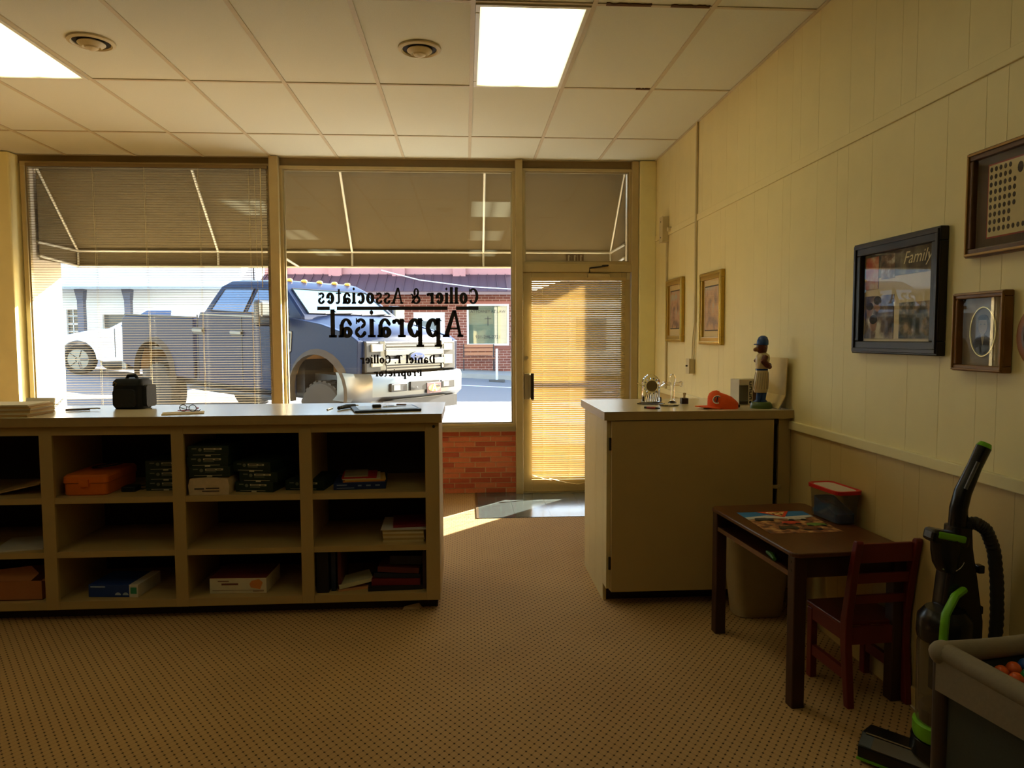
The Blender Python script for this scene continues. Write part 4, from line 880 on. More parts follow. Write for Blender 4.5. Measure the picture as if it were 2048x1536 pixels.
for i, nm in enumerate(('lowest', 'middle', 'topmost')):
    ream((-1.665, 4.22, S1+i*.056), R(2), f'{nm} green paper box of the stack left of the second upright', group='dark green paper boxes in the shadow')
oc = thing('orange_case', 'orange plastic tool case on the top shelf', 'case', (-2.05, 4.13, S1))
m_or = mat('case_orange', (226, 112, 20), .45)
ob('case_base', G().loft([[(a, b, z) for a, b in rrect(-2.158+i, -1.93-i, 3.975+i, 4.34, .025)] for z, i in ((S1, .008), (S1+.006, .002), (S1+.066, 0))]), m_or, oc, smooth=True)
ob('case_lid', G().loft([[(a, b, z) for a, b in rrect(-2.162+i, -1.926-i, 3.971+i, 4.345, .025)] for z, i in ((S1+.069, 0), (S1+.10, .001), (S1+.112, .012))]), m_or, oc, smooth=True)
ob('case_seam', G().prism(rrect(-2.155, -1.933, 3.98, 4.335, .025), 'z', S1+.0655, S1+.0695), m_tblk, oc)
ob('case_latch', G().box(-2.07, -2.02, 3.962, 3.976, S1+.05, S1+.088), m_or, oc)
ms_ = thing('adapter_block', 'small black power adapter with cord beside the orange case', 'adapter', (-1.855, 4.09, S1))
ob('adapter_body', G().prism(rrect(-1.895, -1.815, 4.05, 4.13, .012), 'z', S1, S1+.028), m_tblk, ms_, bevel=.004)
ob('cord', G().tube([(-1.82, 4.12, S1+.006), (-1.795, 4.10, S1+.006), (-1.785, 4.15, S1+.006), (-1.80, 4.22, S1+.006), (-1.86, 4.2, S1+.006)], .003, 6), m_tblk, ms_)
cd_ = thing('coiled_cable', 'dark cable coil on top of the orange case', 'cable', (-2.03, 4.2, S1+.112))
ob('cable_loop', G().tube([(-2.03+.08*cos(2*pi*k/20), 4.2+.06*sin(2*pi*k/20), S1+.1165+.02*(1+cos(2*pi*k/20))/2) for k in range(20)], .004, 6, closed=True), m_tblk, cd_)
# blue box with papers
bb = thing('blue_box', 'flat blue stationery box under the red and orange papers', 'box', (-.60, 4.14, S1), R(4))
m_navy = mat('box_navy', (28, 44, 92), .5)
ob('box_body', G().boxc((0, 0, .02), (.285, .25, .04)), m_navy, bb, world=False, bevel=.002)
for q in ((-.125, -.07, .024, .030), (-.125, -.03, .008, .012), (-.01, .01, .018, .026), (.035, .06, .018, .026), (.085, .11, .018, .026)): ob('box_print', G().box(q[0], q[1], -.1262, -.1245, q[2], q[3]), mat('box_print', (130, 140, 160), .6), bb, world=False)
for i, (nm, col, w, dx, rz, z) in enumerate((('orange_envelope', (226, 140, 44), .23, .015, 6, .04), ('yellow_envelope', (226, 176, 84), .225, .02, 8, .0465), ('cream_envelope', (214, 190, 140), .21, .0, 7, .053), ('red_folder', (170, 30, 26), .19, -.01, 5, .058), ('grey_leaflet', (150, 132, 100), .13, -.03, 7, .068))):
    solo(nm, G().boxc((0, 0, .003), (w, .20, .0062 if i != 3 else .0095)), mat(nm, col, .7), ('orange envelope lowest on the blue box', 'yellow envelope second from the blue box', 'cream envelope between yellow envelope and red folder', 'red folder near the top of the papers on the blue box', 'grey leaflet topmost on the red folder')[i], 'paper', (-.595+dx, 4.13, S1+z+(0.002 if i == 3 else 0)), R(rz), group='papers on the blue box', local=True)
# middle row : paper sheets left, magazine stack right
solo('loose_sheets', G().boxc((0, 0, .004), (.24, .28, .008)), mat('sheet_white', (204, 196, 180), .8), 'thin stack of loose white sheets on the left middle shelf', 'paper', (-2.43, 4.10, S2), R(12), local=True)
solo('sloping_folder', G().boxc((0, 0, .0), (.25, .30, .006), 0, 0, R(-12)), m_fold[1], 'brown folder sloping on the left top shelf', 'folder', (-2.44, 4.16, S1+.032), R(5), local=True)
cols_ = [(206, 184, 128), (180, 150, 92), (214, 190, 136), (196, 160, 96), (222, 206, 160), (190, 170, 120)]
for i, c_ in enumerate(cols_):
    nm = ('lowest', 'second', 'third', 'fourth', 'fifth', 'topmost')[i]
    book('catalogue', .226, .28, .0115, (-.352+random.uniform(-.003, .003), 4.12, S2+i*.0118), R(random.uniform(-1, 1)), mat(f'catalogue_{i}', c_, .7), f'{nm} of the pale catalogues stacked on the right middle shelf', 'catalogue', group='catalogues on the right middle shelf')
solo('white_sheet', G().boxc((0, 0, .0015), (.262, .29, .003)), mat('sheet_white2', (214, 204, 190), .7), 'white sheet overhanging the catalogue stack', 'paper', (-.347, 4.115, S2+.0712), R(1.5), local=True)
book('red_book', .19, .24, .014, (-.325, 4.13, S2+.0745), R(5), mat('book_red', (120, 20, 24), .5), 'dark red book lying on top of the catalogue stack', 'book')
# bottom row
kb = thing('cardboard_box', 'open brown cardboard box at the bottom left', 'box', (-2.40, 4.10, S3))
m_card = mat('cardboard', (176, 112, 62), .8)
ob('box_side', G().frame('z', S3, S3+.105, -2.54, -2.285, 3.965, 4.25, .004), m_card, kb)
ob('box_bottom', G().box(-2.54, -2.285, 3.965, 4.25, S3, S3+.004), m_card, kb)
ob('flap', G().prism([(-2.54, 0), (-2.34, 0), (-2.32, .05), (-2.38, .10), (-2.54, .08)], 'z', 0, .003).xf(Matrix.Translation((0, 3.967, S3+.104)) @ Matrix.Rotation(R(35), 4, 'X')), m_card, kb)
ob('flap', G().prism([(3.97, 0), (4.25, 0), (4.22, .06), (4.0, .07)], 'z', 0, .003).xf(Matrix(((0, 1, 0, -2.287), (1, 0, 0, 0), (0, -.4, 1, S3+.105), (0, 0, 0, 1)))), m_card, kb)
bx_ = thing('blue_carton', 'blue carton with white and green end on the bottom shelf', 'box', (-1.915, 4.10, S3), R(-5))
ob('carton_body', G().boxc((-.02, 0, .034), (.225, .24, .068)), mat('carton_blue', (34, 62, 132), .5), bx_, world=False, bevel=.002)
ob('white_end', G().boxc((.117, 0, .034), (.05, .242, .07)), mat('carton_white', (214, 208, 190), .6), bx_, world=False, bevel=.002)
ob('green_mark', G().boxc((.117, -.1215, .037), (.034, .002, .036)), mat('carton_green', (60, 150, 110), .5), bx_, world=False, bevel=.002)
ob('carton_print', G().prism(ell(.03, .012, .016, .014, 10, 0, 180), 'y', -.1212, -.119).prism(ell(.072, .012, .016, .014, 10, 0, 180), 'y', -.1212, -.119).box(-.12, -.04, -.1212, -.119, .054, .060), mat('carton_print', (176, 190, 210), .6), bx_, world=False)
eb = thing('envelope_box', 'white box of envelopes with an orange envelope print', 'box', (-1.255, 4.12, S3), R(-2))
ob('box_body', G().boxc((0, 0, .042), (.31, .26, .084)), mat('envelope_box_white', (222, 208, 170), .6), eb, world=False, bevel=.002)
ob('box_top', G().boxc((0, 0, .0855), (.306, .256, .003)), mat('envelope_box_top', (120, 50, 34), .6), eb, world=False)
ob('envelope_print', G().prism([(.07, .032), (.12, .022), (.135, .06), (.115, .078), (.075, .07), (.062, .052)], 'y', -.1312, -.1295), mat('envelope_orange', (222, 140, 70), .6), eb, world=False)
ob('print_lines', G().box(-.09, -.0, -.1312, -.1295, .046, .056).box(-.11, -.05, -.1312, -.1295, .066, .070).box(-.14, .14, -.1312, -.1295, .016, .0175).box(.08, .14, -.1312, -.1295, .010, .013), mat('print_brown', (120, 66, 44), .6), eb, world=False)
def standing(name, x0, x1, h, col, label, lean=0, d=.24, y0=3.985):
    t = thing(name, label, 'binder' if 'binder' in name else 'book', ((x0+x1)/2, y0+d/2, S3)); t.rotation_euler = (0, R(lean), 0); w = x1-x0
    ob('cover', G().box(-w/2, -w/2+.003, -d/2, d/2, 0, h).box(w/2-.003, w/2, -d/2, d/2, 0, h).box(-w/2+.003, w/2-.003, -d/2, -d/2+.003, 0, h), mat(label[:18], col, .5), t, world=False)
    ob('pages', G().box(-w/2+.003, w/2-.003, -d/2+.003, d/2-.004, .004, h-.006), mat('book_pages', (214, 196, 150), .8), t, world=False)
standing('ring_binder', -.826, -.762, .225, (26, 24, 24), 'thick black binder standing next to the third upright', d=.27, y0=3.96)
standing('standing_book', -.752, -.728, .222, (34, 40, 60), 'thin dark blue book standing beside the black binder')
standing('standing_book', -.716, -.698, .225, (84, 34, 26), 'thin brown book standing right of the dark blue book')
standing('standing_book', -.247, -.229, .21, (60, 42, 40), 'dark book standing against the right end of the bottom shelf')
book('maroon_album', .30, .26, .026, (-.405, 4.10, S3), R(3), mat('album_black', (30, 24, 26), .5), 'black album lowest of the fallen books on the bottom shelf', 'album')
book('red_album', .27, .24, .036, (-.392, 4.10, S3+.0265), R(-2), mat('album_red', (110, 22, 26), .5), 'dark red album second in the fallen book heap', 'album')
book('navy_book', .255, .20, .026, (-.385, 4.09, S3+.0635), R(-3), mat('book_navy', (22, 28, 44), .45), 'navy hardback with a pale spine label in the heap', 'book', ry=R(2))
book('brown_red_book', .23, .20, .030, (-.38, 4.09, S3+.094), R(-2), mat('book_brownred', (92, 36, 28), .5), 'brown red hardback topmost but one in the heap', 'book', ry=R(3))
book('black_book', .18, .19, .05, (-.345, 4.11, S3+.131), R(2), mat('book_black', (18, 18, 20), .5), 'black book topmost of the fallen heap', 'book', ry=R(2))
book('tan_book', .20, .17, .012, (-.635, 4.08, S3), R(14), mat('book_tan', (200, 140, 90), .6), 'thin tan book lying under the white paperback', 'book')
book('white_paperback', .19, .15, .022, (-.635, 4.07, S3+.026), R(16), mat('book_white', (204, 194, 150), .6), 'white paperback leaning on the tan book', 'book', ry=R(-8))
solo('paper_scrap', G().loft([[(-.36, 3.955, .0), (-.27, 3.955, .0), (-.255, 4.0, .0), (-.345, 4.0, .0)], [(-.35, 3.96, .018), (-.285, 3.952, .012), (-.27, 3.99, .026), (-.33, 3.995, .012)]]), mat('scrap_tan', (190, 156, 110), .8), 'crumpled tan paper scrap on the carpet under the cabinet end', 'paper scrap', (-.31, 3.975, 0))
# ================================================================== RIGHT COUNTER
m_grooved = mat('end_panel_paint', (206, 186, 126), .5, var=.05)
rc = thing('counter_cabinet', 'cream cupboard with one large flat door against the right wall', 'cabinet', (1.3, 4.3, 0))
x = 3.93; ws_ = [.10, .20, .05, .20, .18]
for w in ws_:
    g = G().box(.778, .798, x+.001, x+w-.001, .10 if x < 4.0 else 0.0, 1.052); ob('end_board', g, m_grooved, rc); x += w
ob('carcass_back', G().box(.80, 1.822, 4.64, 4.66, 0, 1.052), m_cab, rc)
ob('carcass_bottom', G().box(.80, 1.822, 3.95, 4.64, .085, .105), m_cab, rc)
ob('toe_kick', G().box(.80, 1.822, 4.04, 4.06, 0, .085), m_back_shade, rc)
ob('filler_strip', G().box(1.752, 1.822, 3.925, 3.945, .09, 1.052), m_cab, rc)
ob('hinge_stile', G().box(.798, .822, 3.925, 3.95, .09, 1.052), m_cab, rc)
ob('top_rail', G().box(.822, 1.752, 3.93, 3.95, 1.02, 1.052), m_back_shade, rc)
for z in (.38, .70): ob('inner_shelf', G().box(.80, 1.822, 4.02, 4.64, z, z+.02), m_back_shade, rc)
dd = ob('cupboard_door', G().box(.800, 1.716, 3.902, 3.924, .088, 1.048), m_cab, rc, bevel=.003)
for z in (.25, .92): ob('hinge', G().cyl((.793, 3.912, z-.035), (.793, 3.912, z+.035), .007, n=10), m_dark, dd)
ob('catch', G().box(1.70, 1.765, 3.915, 3.922, .655, .675), m_steel, dd)
rt = thing('cupboard_worktop', 'pale laminate top of the cupboard by the right wall', 'worktop', (1.29, 4.3, 1.052))
ob('top_sheet', G().box(.755, 1.823, 3.892, 4.70, 1.098, ZT), m_lam, rt)
ob('top_core', G().box(.757, 1.823, 3.894, 4.698, 1.053, 1.098), m_edge, rt)
# ---- crystal clock
m_cry = crystal_mat('crystal')
ck = thing('crystal_clock', 'cut crystal desk clock with round face on the cupboard top', 'clock', (1.128, 4.33, ZT))
out = [(-.055, .012), (.055, .012), (.052, .11)] + ell(0, .125, .054, .058, 11, -10, 190)[0:] + [(-.052, .11)]
ob('clock_body', G().loft([[(a*.86, -.020, b) for a, b in out], [(a, -.012, b) for a, b in out], [(a, .012, b) for a, b in out], [(a*.9, .018, b) for a, b in out]]), m_cry, ck, world=False)
ob('clock_base', G().lathe([(.085, 0), (.085, .006), (.06, .013), (.05, .013)], n=12, sy=.5), m_cry, ck, world=False)
for sx in (-1, 1): ob('wing', G().prism([(sx*.05, .118), (sx*.084, .132), (sx*.078, .122), (sx*.05, .105)], 'y', -.012, .012), m_cry, ck, world=False)
ob('clock_face', G().loft([[(a, -.024, b) for a, b in ell(0, .112, .034, .034)], [(a, -.018, b) for a, b in ell(0, .112, .034, .034)]]), mat('clock_face_backlit', (120, 104, 70), .5), ck, world=False)  # face colour darkened as seen against the light
for k in range(14):
    a = 2*pi*k/14; ob('facet', G().tube([(.038*cos(a), -.021, .112+.038*sin(a)), (.050*cos(a), -.017, .112+.05*sin(a))], [.004, .007], 5), m_cry, ck, world=False)
for k in range(7):
    xx = -.042+k*.014; ob('facet', G().tube([(xx*.7, -.020, .07), (xx, -.019, .018)], [.003, .007], 5), m_cry, ck, world=False)
cr = thing('crystal_cross', 'clear crystal cross with flared ends behind the cap', 'cross', (1.278, 4.385, ZT))
def flare(w0, w1, l): return [(-w0/2, 0), (w0/2, 0), (w0/2, l*.6), (w1/2, l*.85), (w1/4, l), (-w1/4, l), (-w1/2, l*.85), (-w0/2, l*.6)]
ob('upright', G().prism([(a, b+.012) for a, b in flare(.024, .042, .168)], 'y', -.010, .010), m_cry, cr, world=False, bevel=.006)
for sx in (-1, 1): ob('arm', G().prism([(sx*(b+.009), .118+a) for a, b in flare(.022, .040, .054)], 'y', -.010, .010), m_cry, cr, world=False, bevel=.006)
ob('foot', G().lathe([(.028, 0), (.028, .004), (.016, .012), (.010, .013)], n=8), m_cry, cr, world=False)
solo('black_box', G().prism(rrect(-.031, .031, -.02, .02, .006), 'z', 0, .028), m_tblk, 'small black box behind the crystal clock and cross', 'box', (1.205, 4.50, ZT), R(4), bevel=.004, local=True)
ho = thing('pen_holder', 'small black desk holder with cards right of the crystal cross', 'holder', (1.335, 4.33, ZT))
ob('holder_body', G().frame('z', 0, .035, -.02, .02, -.02, .02, .004).box(-.018, .018, -.018, .018, 0, .004), m_tblk, ho, world=False)
for i, (a, c_) in enumerate(((-8, (214, 196, 150)), (6, (176, 150, 100)), (14, (120, 100, 70)))): ob('card', G().boxc((0, -.006+i*.006, .036), (.012, .003, .062), 0, 0, R(a)), mat(f'card_{i}', c_, .7), ho, world=False)
solo('glass_dish', G().lathe([(.055, 0), (.060, .004), (.062, .007), (.052, .0065), (.046, .003)], n=20, sy=.6), m_cry, 'shallow clear dish in front of the crystal cross', 'dish', (1.205, 4.20, ZT), smooth=True, local=True)
pn = thing('red_pen', 'short red and black pen before the crystal clock', 'pen', (1.06, 4.03, ZT), R(-40))
ob('pen_barrel', G().tube([(-.035, 0, .0065), (.02, 0, .0065)], .0065, 8), mat('pen_red', (150, 50, 40), .4), pn, world=False)
ob('pen_tip', G().tube([(.02, 0, .0065), (.045, 0, .0065)], [.006, .004], 8), m_tblk, pn, world=False); ob('pen_end', G().tube([(-.05, 0, .0065), (-.035, 0, .0065)], .0062, 8), m_tblk, pn, world=False)
# ---- orange cap
cp = thing('orange_hat', 'orange baseball cap with a dark emblem on the cupboard top', 'cap', (1.475, 4.05, ZT), R(8))
m_cap = mat('cap_orange', (232, 88, 24), .85, var=.1, scale=50, bump=.2)
rings = []
for z, sx, sy, dx in ((0, .088, .078, 0), (.03, .088, .078, .0), (.055, .080, .070, -.008), (.075, .064, .056, -.016), (.088, .040, .034, -.024), (.093, .012, .010, -.028)):
    rings.append([(dx+sx*cos(2*pi*k/24), sy*sin(2*pi*k/24), z+(.010*cos(2*pi*k/24) if z > .05 else 0)*-1) for k in range(24)])
ob('crown', G().loft(rings), m_cap, cp, world=False, smooth=True)
br = []
for i in range(9):
    a = R(115+130*i/8); ex = .088*cos(a), .078*sin(a)
    t_ = 1-abs(i-4)/4.2; ln = .085*math.sqrt(max(t_, .02))
    br.append((ex, (ex[0]-ln, ex[1]*1.02), .016+.014*t_))
gv = G()
top = [(p[0][0], p[0][1], .012) for p in br]; tip = [(p[1][0], p[1][1], .004+.012*(1-abs(i-4)/4)**.5) for i, p in enumerate(br)]
n_ = len(br)
gv.add(top+tip+[(a, b, c-.004) for a, b, c in top]+[(a, b, c-.004) for a, b, c in tip], [(i, i+1, n_+i+1, n_+i) for i in range(n_-1)]+[(2*n_+i, 3*n_+i, 3*n_+i+1, 2*n_+i+1) for i in range(n_-1)]+[(n_+i, n_+i+1, 3*n_+i+1, 3*n_+i) for i in range(n_-1)])
ob('brim', gv, m_cap, cp, world=False, smooth=True)
m_em = mat('emblem_navy', (30, 32, 48), .7); m_emw = mat('emblem_white', (226, 214, 190), .7)
ctr = Vector((-.062, -.052, .052)); un = Vector((-.62, -.66, .42)).normalized(); ux_ = Vector((.73, -.68, 0)).normalized(); uy_ = un.cross(ux_)
if uy_.z < 0: uy_ = -uy_
for r_, w_, mm_, o_ in ((.021, .010, m_emw, .003), (.0195, .006, m_em, .005)):
    ob('emblem', G().tube([ctr+un*o_+ux_*r_*cos(R(a))+uy_*r_*sin(R(a)) for a in range(50, 320, 18)], w_/2, 5), mm_, cp, world=False)
ob('emblem', G().tube([ctr+un*.006+uy_*-.014, ctr+un*.005+uy_*.016], .003, 5), m_em, cp, world=False)
ob('cap_button', G().ball((-.028, 0, .094), .007, .007, .004, 8, 6), m_cap, cp, world=False)
ob('back_strap', G().tube([(.086, -.03, .012), (.094, 0, .012), (.086, .03, .012)], .006, 6, flat=1.6), m_tblk, cp, world=False)
# ---- window box
fb = thing('toy_box', 'white window box standing behind the baseball figurine', 'box', (1.685, 4.245, ZT), R(12))
m_bxw = mat('toy_box_white', (216, 204, 176), .5)
ob('box_shell', G().frame('y', -.045, .045, -.075, .075, 0, .155, .004).box(-.075, .075, .041, .045, 0, .155), m_bxw, fb, world=False)
ob('front_panel', G().box(-.012, .075, -.047, -.045, 0, .155), m_bxw, fb, world=False)
ob('clear_window', G().box(-.075, -.012, -.0465, -.0455, .0, .12), m_glass, fb, world=False); ob('top_band', G().box(-.075, -.012, -.047, -.045, .12, .155), m_bxw, fb, world=False)
ob('picture_panel', G().box(.018, .070, -.0485, -.047, .012, .145), mat('toy_box_print', (92, 62, 42), .5, var=.6, scale=25), fb, world=False)
for i, (z0, z1) in enumerate(((.118, .142), (.088, .112), (.058, .082), (.034, .054))): ob('lettering', G().box(-.006, .010, -.0485, -.047, z0, z0+.006).box(-.006, .010, -.0485, -.047, z1-.006, z1).box(-.006+.011*(i % 2), -.001+.011*(i % 2), -.0485, -.047, z0, z1), m_ink, fb, world=False)
ob('round_mark', G().prism(ell(.002, .018, .008, .008, 14), 'y', -.0485, -.047), m_ink, fb, world=False)
ob('inner_tray', G().box(-.065, .06, -.02, .03, .004, .02), m_tblk, fb, world=False)
# ---- baseball figurine (seen from its left side, facing left)
fg = thing('baseball_figurine', 'ceramic baseball player figurine in pinstripes and blue cap on green base', 'figurine', (1.688, 4.02, ZT))
def FR(z, cx, sx, sy, n=18): return [(cx+sx*cos(2*pi*k/n), sy*sin(2*pi*k/n), z) for k in range(n)]
m_fw = mat('figurine_cream', (206, 184, 140), .3); m_fb = mat('figurine_blue', (34, 66, 128), .25); m_fbr = mat('figurine_brown', (96, 44, 24), .4)
ob('base', G().lathe([(.060, 0), (.061, .012), (.055, .032), (.048, .037)], n=28), mat('figurine_green', (74, 92, 40), .3), fg, world=False, smooth=True)
ob('sock', G().loft([FR(.037, .014, .024, .018), FR(.05, .010, .015, .015), FR(.09, .012, .019, .019), FR(.115, .012, .018, .018)]), m_fb, fg, world=False, smooth=True)
ob('sock', G().loft([FR(.037, -.026, .022, .016), FR(.05, -.016, .014, .014), FR(.09, -.010, .017, .017), FR(.115, -.008, .017, .017)]), m_fb, fg, world=False, smooth=True)
pt = ob('trousers', G().loft([FR(.09, -.004, .036, .030), FR(.11, -.006, .042, .036), FR(.16, -.002, .040, .036), FR(.205, .002, .036, .034), FR(.217, .0, .034, .031)]), m_fw, fg, world=False, smooth=True)
m_pin = mat('pinstripe', (92, 80, 70), .4)
for k in range(18):
    a = 2*pi*k/18
    ob('pinstripe', G().tube([(-.006+.0424*cos(a), .0364*sin(a), .11), (-.002+.0404*cos(a), .0364*sin(a), .16), (.002+.0364*cos(a), .0344*sin(a), .205)], .0008, 4), m_pin, pt, world=False)
ob('belt', G().loft([FR(.216, .0, .0345, .0315), FR(.226, .0, .0345, .0315)]), m_fb, fg, world=False)
ob('shirt', G().loft([FR(.226, .0, .033, .030), FR(.25, .002, .038, .036), FR(.285, .005, .040, .040), FR(.305, .006, .034, .036), FR(.318, .004, .018, .020)]), m_fw, fg, world=False, smooth=True)
for sy in (-1, 1):
    ob('arm', G().tube([(.006, sy*.036, .296), (-.010, sy*.046, .270), (.014, sy*.048, .246), (.034, sy*.03, .236)], [.017, .019, .016, .013], 10), m_fbr, fg, world=False, smooth=True)
ob('glove', G().ball((.033, 0, .246), .020, .034, .017, 12, 8), m_fb, fg, world=False, smooth=True)
ob('head', G().loft([FR(.312, .002, .018, .018), FR(.325, -.002, .028, .027), FR(.345, -.002, .032, .030), FR(.37, .0, .030, .029), FR(.385, .0, .024, .024)]), m_fbr, fg, world=False, smooth=True)
ob('face', G().tube([(-.022, 0, .338), (-.040, 0, .334), (-.050, 0, .333)], [.017, .012, .007], 10), mat('figurine_tan', (150, 100, 54), .4), fg, world=False, smooth=True)
for sy in (-1, 1): ob('ear', G().ball((.004, sy*.030, .345), .009, .006, .012, 8, 6), m_fbr, fg, world=False, smooth=True)
ob('helmet', G().loft([FR(.362, .002, .0335, .032), FR(.385, .003, .032, .031), FR(.405, .004, .024, .023), FR(.414, .004, .010, .010)]), m_fb, fg, world=False, smooth=True)
ob('cap_peak', G().loft([[(a, b, .362) for a, b in ell(-.018, 0, .030, .026, 16)], [(a, b, .367) for a, b in ell(-.018, 0, .029, .025, 16)]]), m_fb, fg, world=False)
# ---- curved paper leaning on the wall
prof2 = [(1.752, ZT+.001), (1.770, ZT+.035), (1.792, ZT+.075), (1.796, ZT+.20), (1.802, ZT+.285)]
solo('curled_envelope', G().loft([[(a, y, b) for a, b in prof2]+[(a-.004, y, b+.003) for a, b in reversed(prof2)] for y in (3.93, 4.05, 4.16)]), mat('envelope_yellow', (224, 198, 136), .7), 'curled manila envelope standing behind the baseball figurine', 'envelope', (1.78, 4.1, ZT))
# ================================================================== ON THE RIGHT WALL
def picture(name, label, y0, y1, z0, z1, w, d, mf, matcol, lip=None):
    t = thing(name, label, 'picture', (XR, (y0+y1)/2, z0))
    ob('frame', G().frame('x', XR-d, XR-.001, y0, y1, z0, z1, w), mf, t, bevel=.004)
    ob('frame_lip', G().frame('x', XR-d-.006, XR-d+.004, y0+w*.15, y1-w*.15, z0+w*.15, z1-w*.15, w*.3), lip or mf, t, bevel=.002)
    ob('mat_board', G().box(XR-.010, XR-.004, y0+w, y1-w, z0+w, z1-w), mat(name+'_mat', matcol, .8), t)
    ob('picture_glass', G().box(XR-d*.6-.0012, XR-d*.6, y0+w, y1-w, z0+w, z1-w), m_pglass, t)
    return t
m_pglass = glass_mat('picture_glass', (1, 1, 1), .8, .0)
m_gold = mat('gold_frame', (186, 152, 64), .3, .6, var=.15, scale=40); m_gold2 = mat('gold_frame_bright', (214, 184, 96), .25, .7)
def wall_print(t, y0, y1, z0, z1, m, dx=.0115, name='print'): return ob(name, G().box(XR-dx, XR-.009, y0, y1, z0, z1), m, t)
pa = picture('gold_picture', 'gold framed watercolour nearest the window corner', 5.93, 6.40, 1.465, 2.01, .055, .03, m_gold, (220, 196, 140), m_gold2)
def art(name, a, b, c_, sc_=7):
    m = bpy.data.materials.new(name); m.use_nodes = True; N, L = m.node_tree.nodes, m.node_tree.links
    tc = N.new('ShaderNodeTexCoord'); nz = N.new('ShaderNodeTexNoise'); nz.inputs['Scale'].default_value = sc_; nz.inputs['Detail'].default_value = 4
    rp = N.new('ShaderNodeValToRGB'); L.new(tc.outputs['Object'], nz.inputs['Vector']); L.new(nz.outputs[0], rp.inputs[0])
    rp.color_ramp.elements[0].position = .35; rp.color_ramp.elements[0].color = (*lin(a), 1); rp.color_ramp.elements[1].position = .65; rp.color_ramp.elements[1].color = (*lin(c_), 1)
    e = rp.color_ramp.elements.new(.5); e.color = (*lin(b), 1)
    L.new(rp.outputs[0], N['Principled BSDF'].inputs['Base Color']); N['Principled BSDF'].inputs['Roughness'].default_value = .7; return m
wall_print(pa, 6.03, 6.31, 1.585, 1.90, art('watercolour_a', (120, 96, 84), (196, 150, 110), (170, 176, 160), 9))
wall_print(pa, 6.02, 6.32, 1.575, 1.91, m_ink, .0106, 'print_border')
pb = picture('gold_picture', 'gold framed watercolour between the wall conduit and the room', 5.0, 5.47, 1.45, 1.985, .055, .03, m_gold, (220, 196, 140), m_gold2)
wall_print(pb, 5.09, 5.385, 1.56, 1.875, art('watercolour_b', (150, 130, 120), (206, 166, 130), (190, 190, 176), 8))
wall_print(pb, 5.08, 5.395, 1.55, 1.885, m_ink, .0106, 'print_border')
# black framed collage
pc = picture('black_picture', 'large black framed family photo collage on the right wall', 2.64, 3.25, 1.432, 1.925, .055, .035, mat('frame_black', (24, 20, 17), .35), (214, 198, 160), mat('frame_black2', (36, 28, 22), .3))
def yy(u): return 3.195-u*.50       # u from the left edge (far) to the right (near)
def zz(v): return 1.487+v*.383      # v from the bottom
def pr(u0, u1, v0, v1, m, dx=.0115, name='photo_print'): return wall_print(pc, yy(u1), yy(u0), zz(v0), zz(v1), m, dx, name)
pr(0, 1, .72, 1, art('collage_header', (52, 44, 34), (84, 74, 56), (120, 108, 80), 14))
pr(.02, .22, .60, .97, art('collage_a', (206, 180, 140), (190, 120, 80), (170, 70, 40), 16), .0125)
pr(.26, .46, .70, .97, art('collage_b', (60, 44, 34), (120, 90, 66), (200, 190, 170), 20), .0125)
pr(.02, .46, .03, .52, art('collage_c', (40, 42, 52), (120, 100, 90), (196, 186, 160), 12), .0125)
pr(.54, .98, .03, .42, art('collage_d', (44, 52, 44), (96, 90, 70), (176, 150, 120), 18), .0125)
for u, v, r_ in ((.10, .36, .030), (.22, .42, .032), (.16, .20, .034)):
    ob('photo_figure', G().prism(ell(yy(u), zz(v), r_*.8, r_, 14), 'x', XR-.0132, XR-.0122), mat('photo_skin', (150, 112, 90), .7), pc)
    ob('photo_figure', G().prism(ell(yy(u), zz(v)+r_*.55, r_*.9, r_*.6, 14), 'x', XR-.0136, XR-.0128), mat('photo_hair', (52, 44, 40), .7), pc)
ob('lettering', place(text_mesh('Family', .072, 0, .35), (XR-.0132, yy(.76), zz(.89)), (0, -1, 0), (0, 0, 1)), mat('script_cream', (220, 206, 160), .6), pc)
# class composite
m_wood = mat('frame_walnut', (96, 62, 26), .4, var=.25, scale=14, stretch=(1, 8, 1))
pd = picture('composite_picture', 'brown framed class photograph composite cut off by the right edge', 1.93, 2.515, 1.786, 2.155, .03, .03, m_wood, (84, 66, 50), mat('frame_gold_line', (150, 112, 50), .35, .4))
wall_print(pd, 2.02, 2.433, 1.845, 2.098, mat('mat_red', (150, 60, 50), .7), .0110, 'red_mat'); wall_print(pd, 2.025, 2.428, 1.85, 2.093, mat('composite_paper', (206, 190, 144), .7), .0118, 'composite_sheet')
g = G()
for r_ in range(9):
    for c_ in range(14):
        if 5 + (r_ in (2, 3, 4, 5)) <= c_ < 8 and r_ < 8: continue
        g.prism(ell(2.416-c_*.0215, 2.078-r_*.0255, .0065, .0088, 8), 'x', XR-.0128, XR-.0118)
o_ = ob('portrait_rows', g, mat('composite_photos', (66, 54, 44), .7, var=.4, scale=120), pd); o_['kind'] = 'stuff'
ob('centre_portrait', G().prism(ell(2.285, 2.06, .012, .018, 12), 'x', XR-.0128, XR-.0118), mat('composite_photos', (66, 54, 44)), pd)
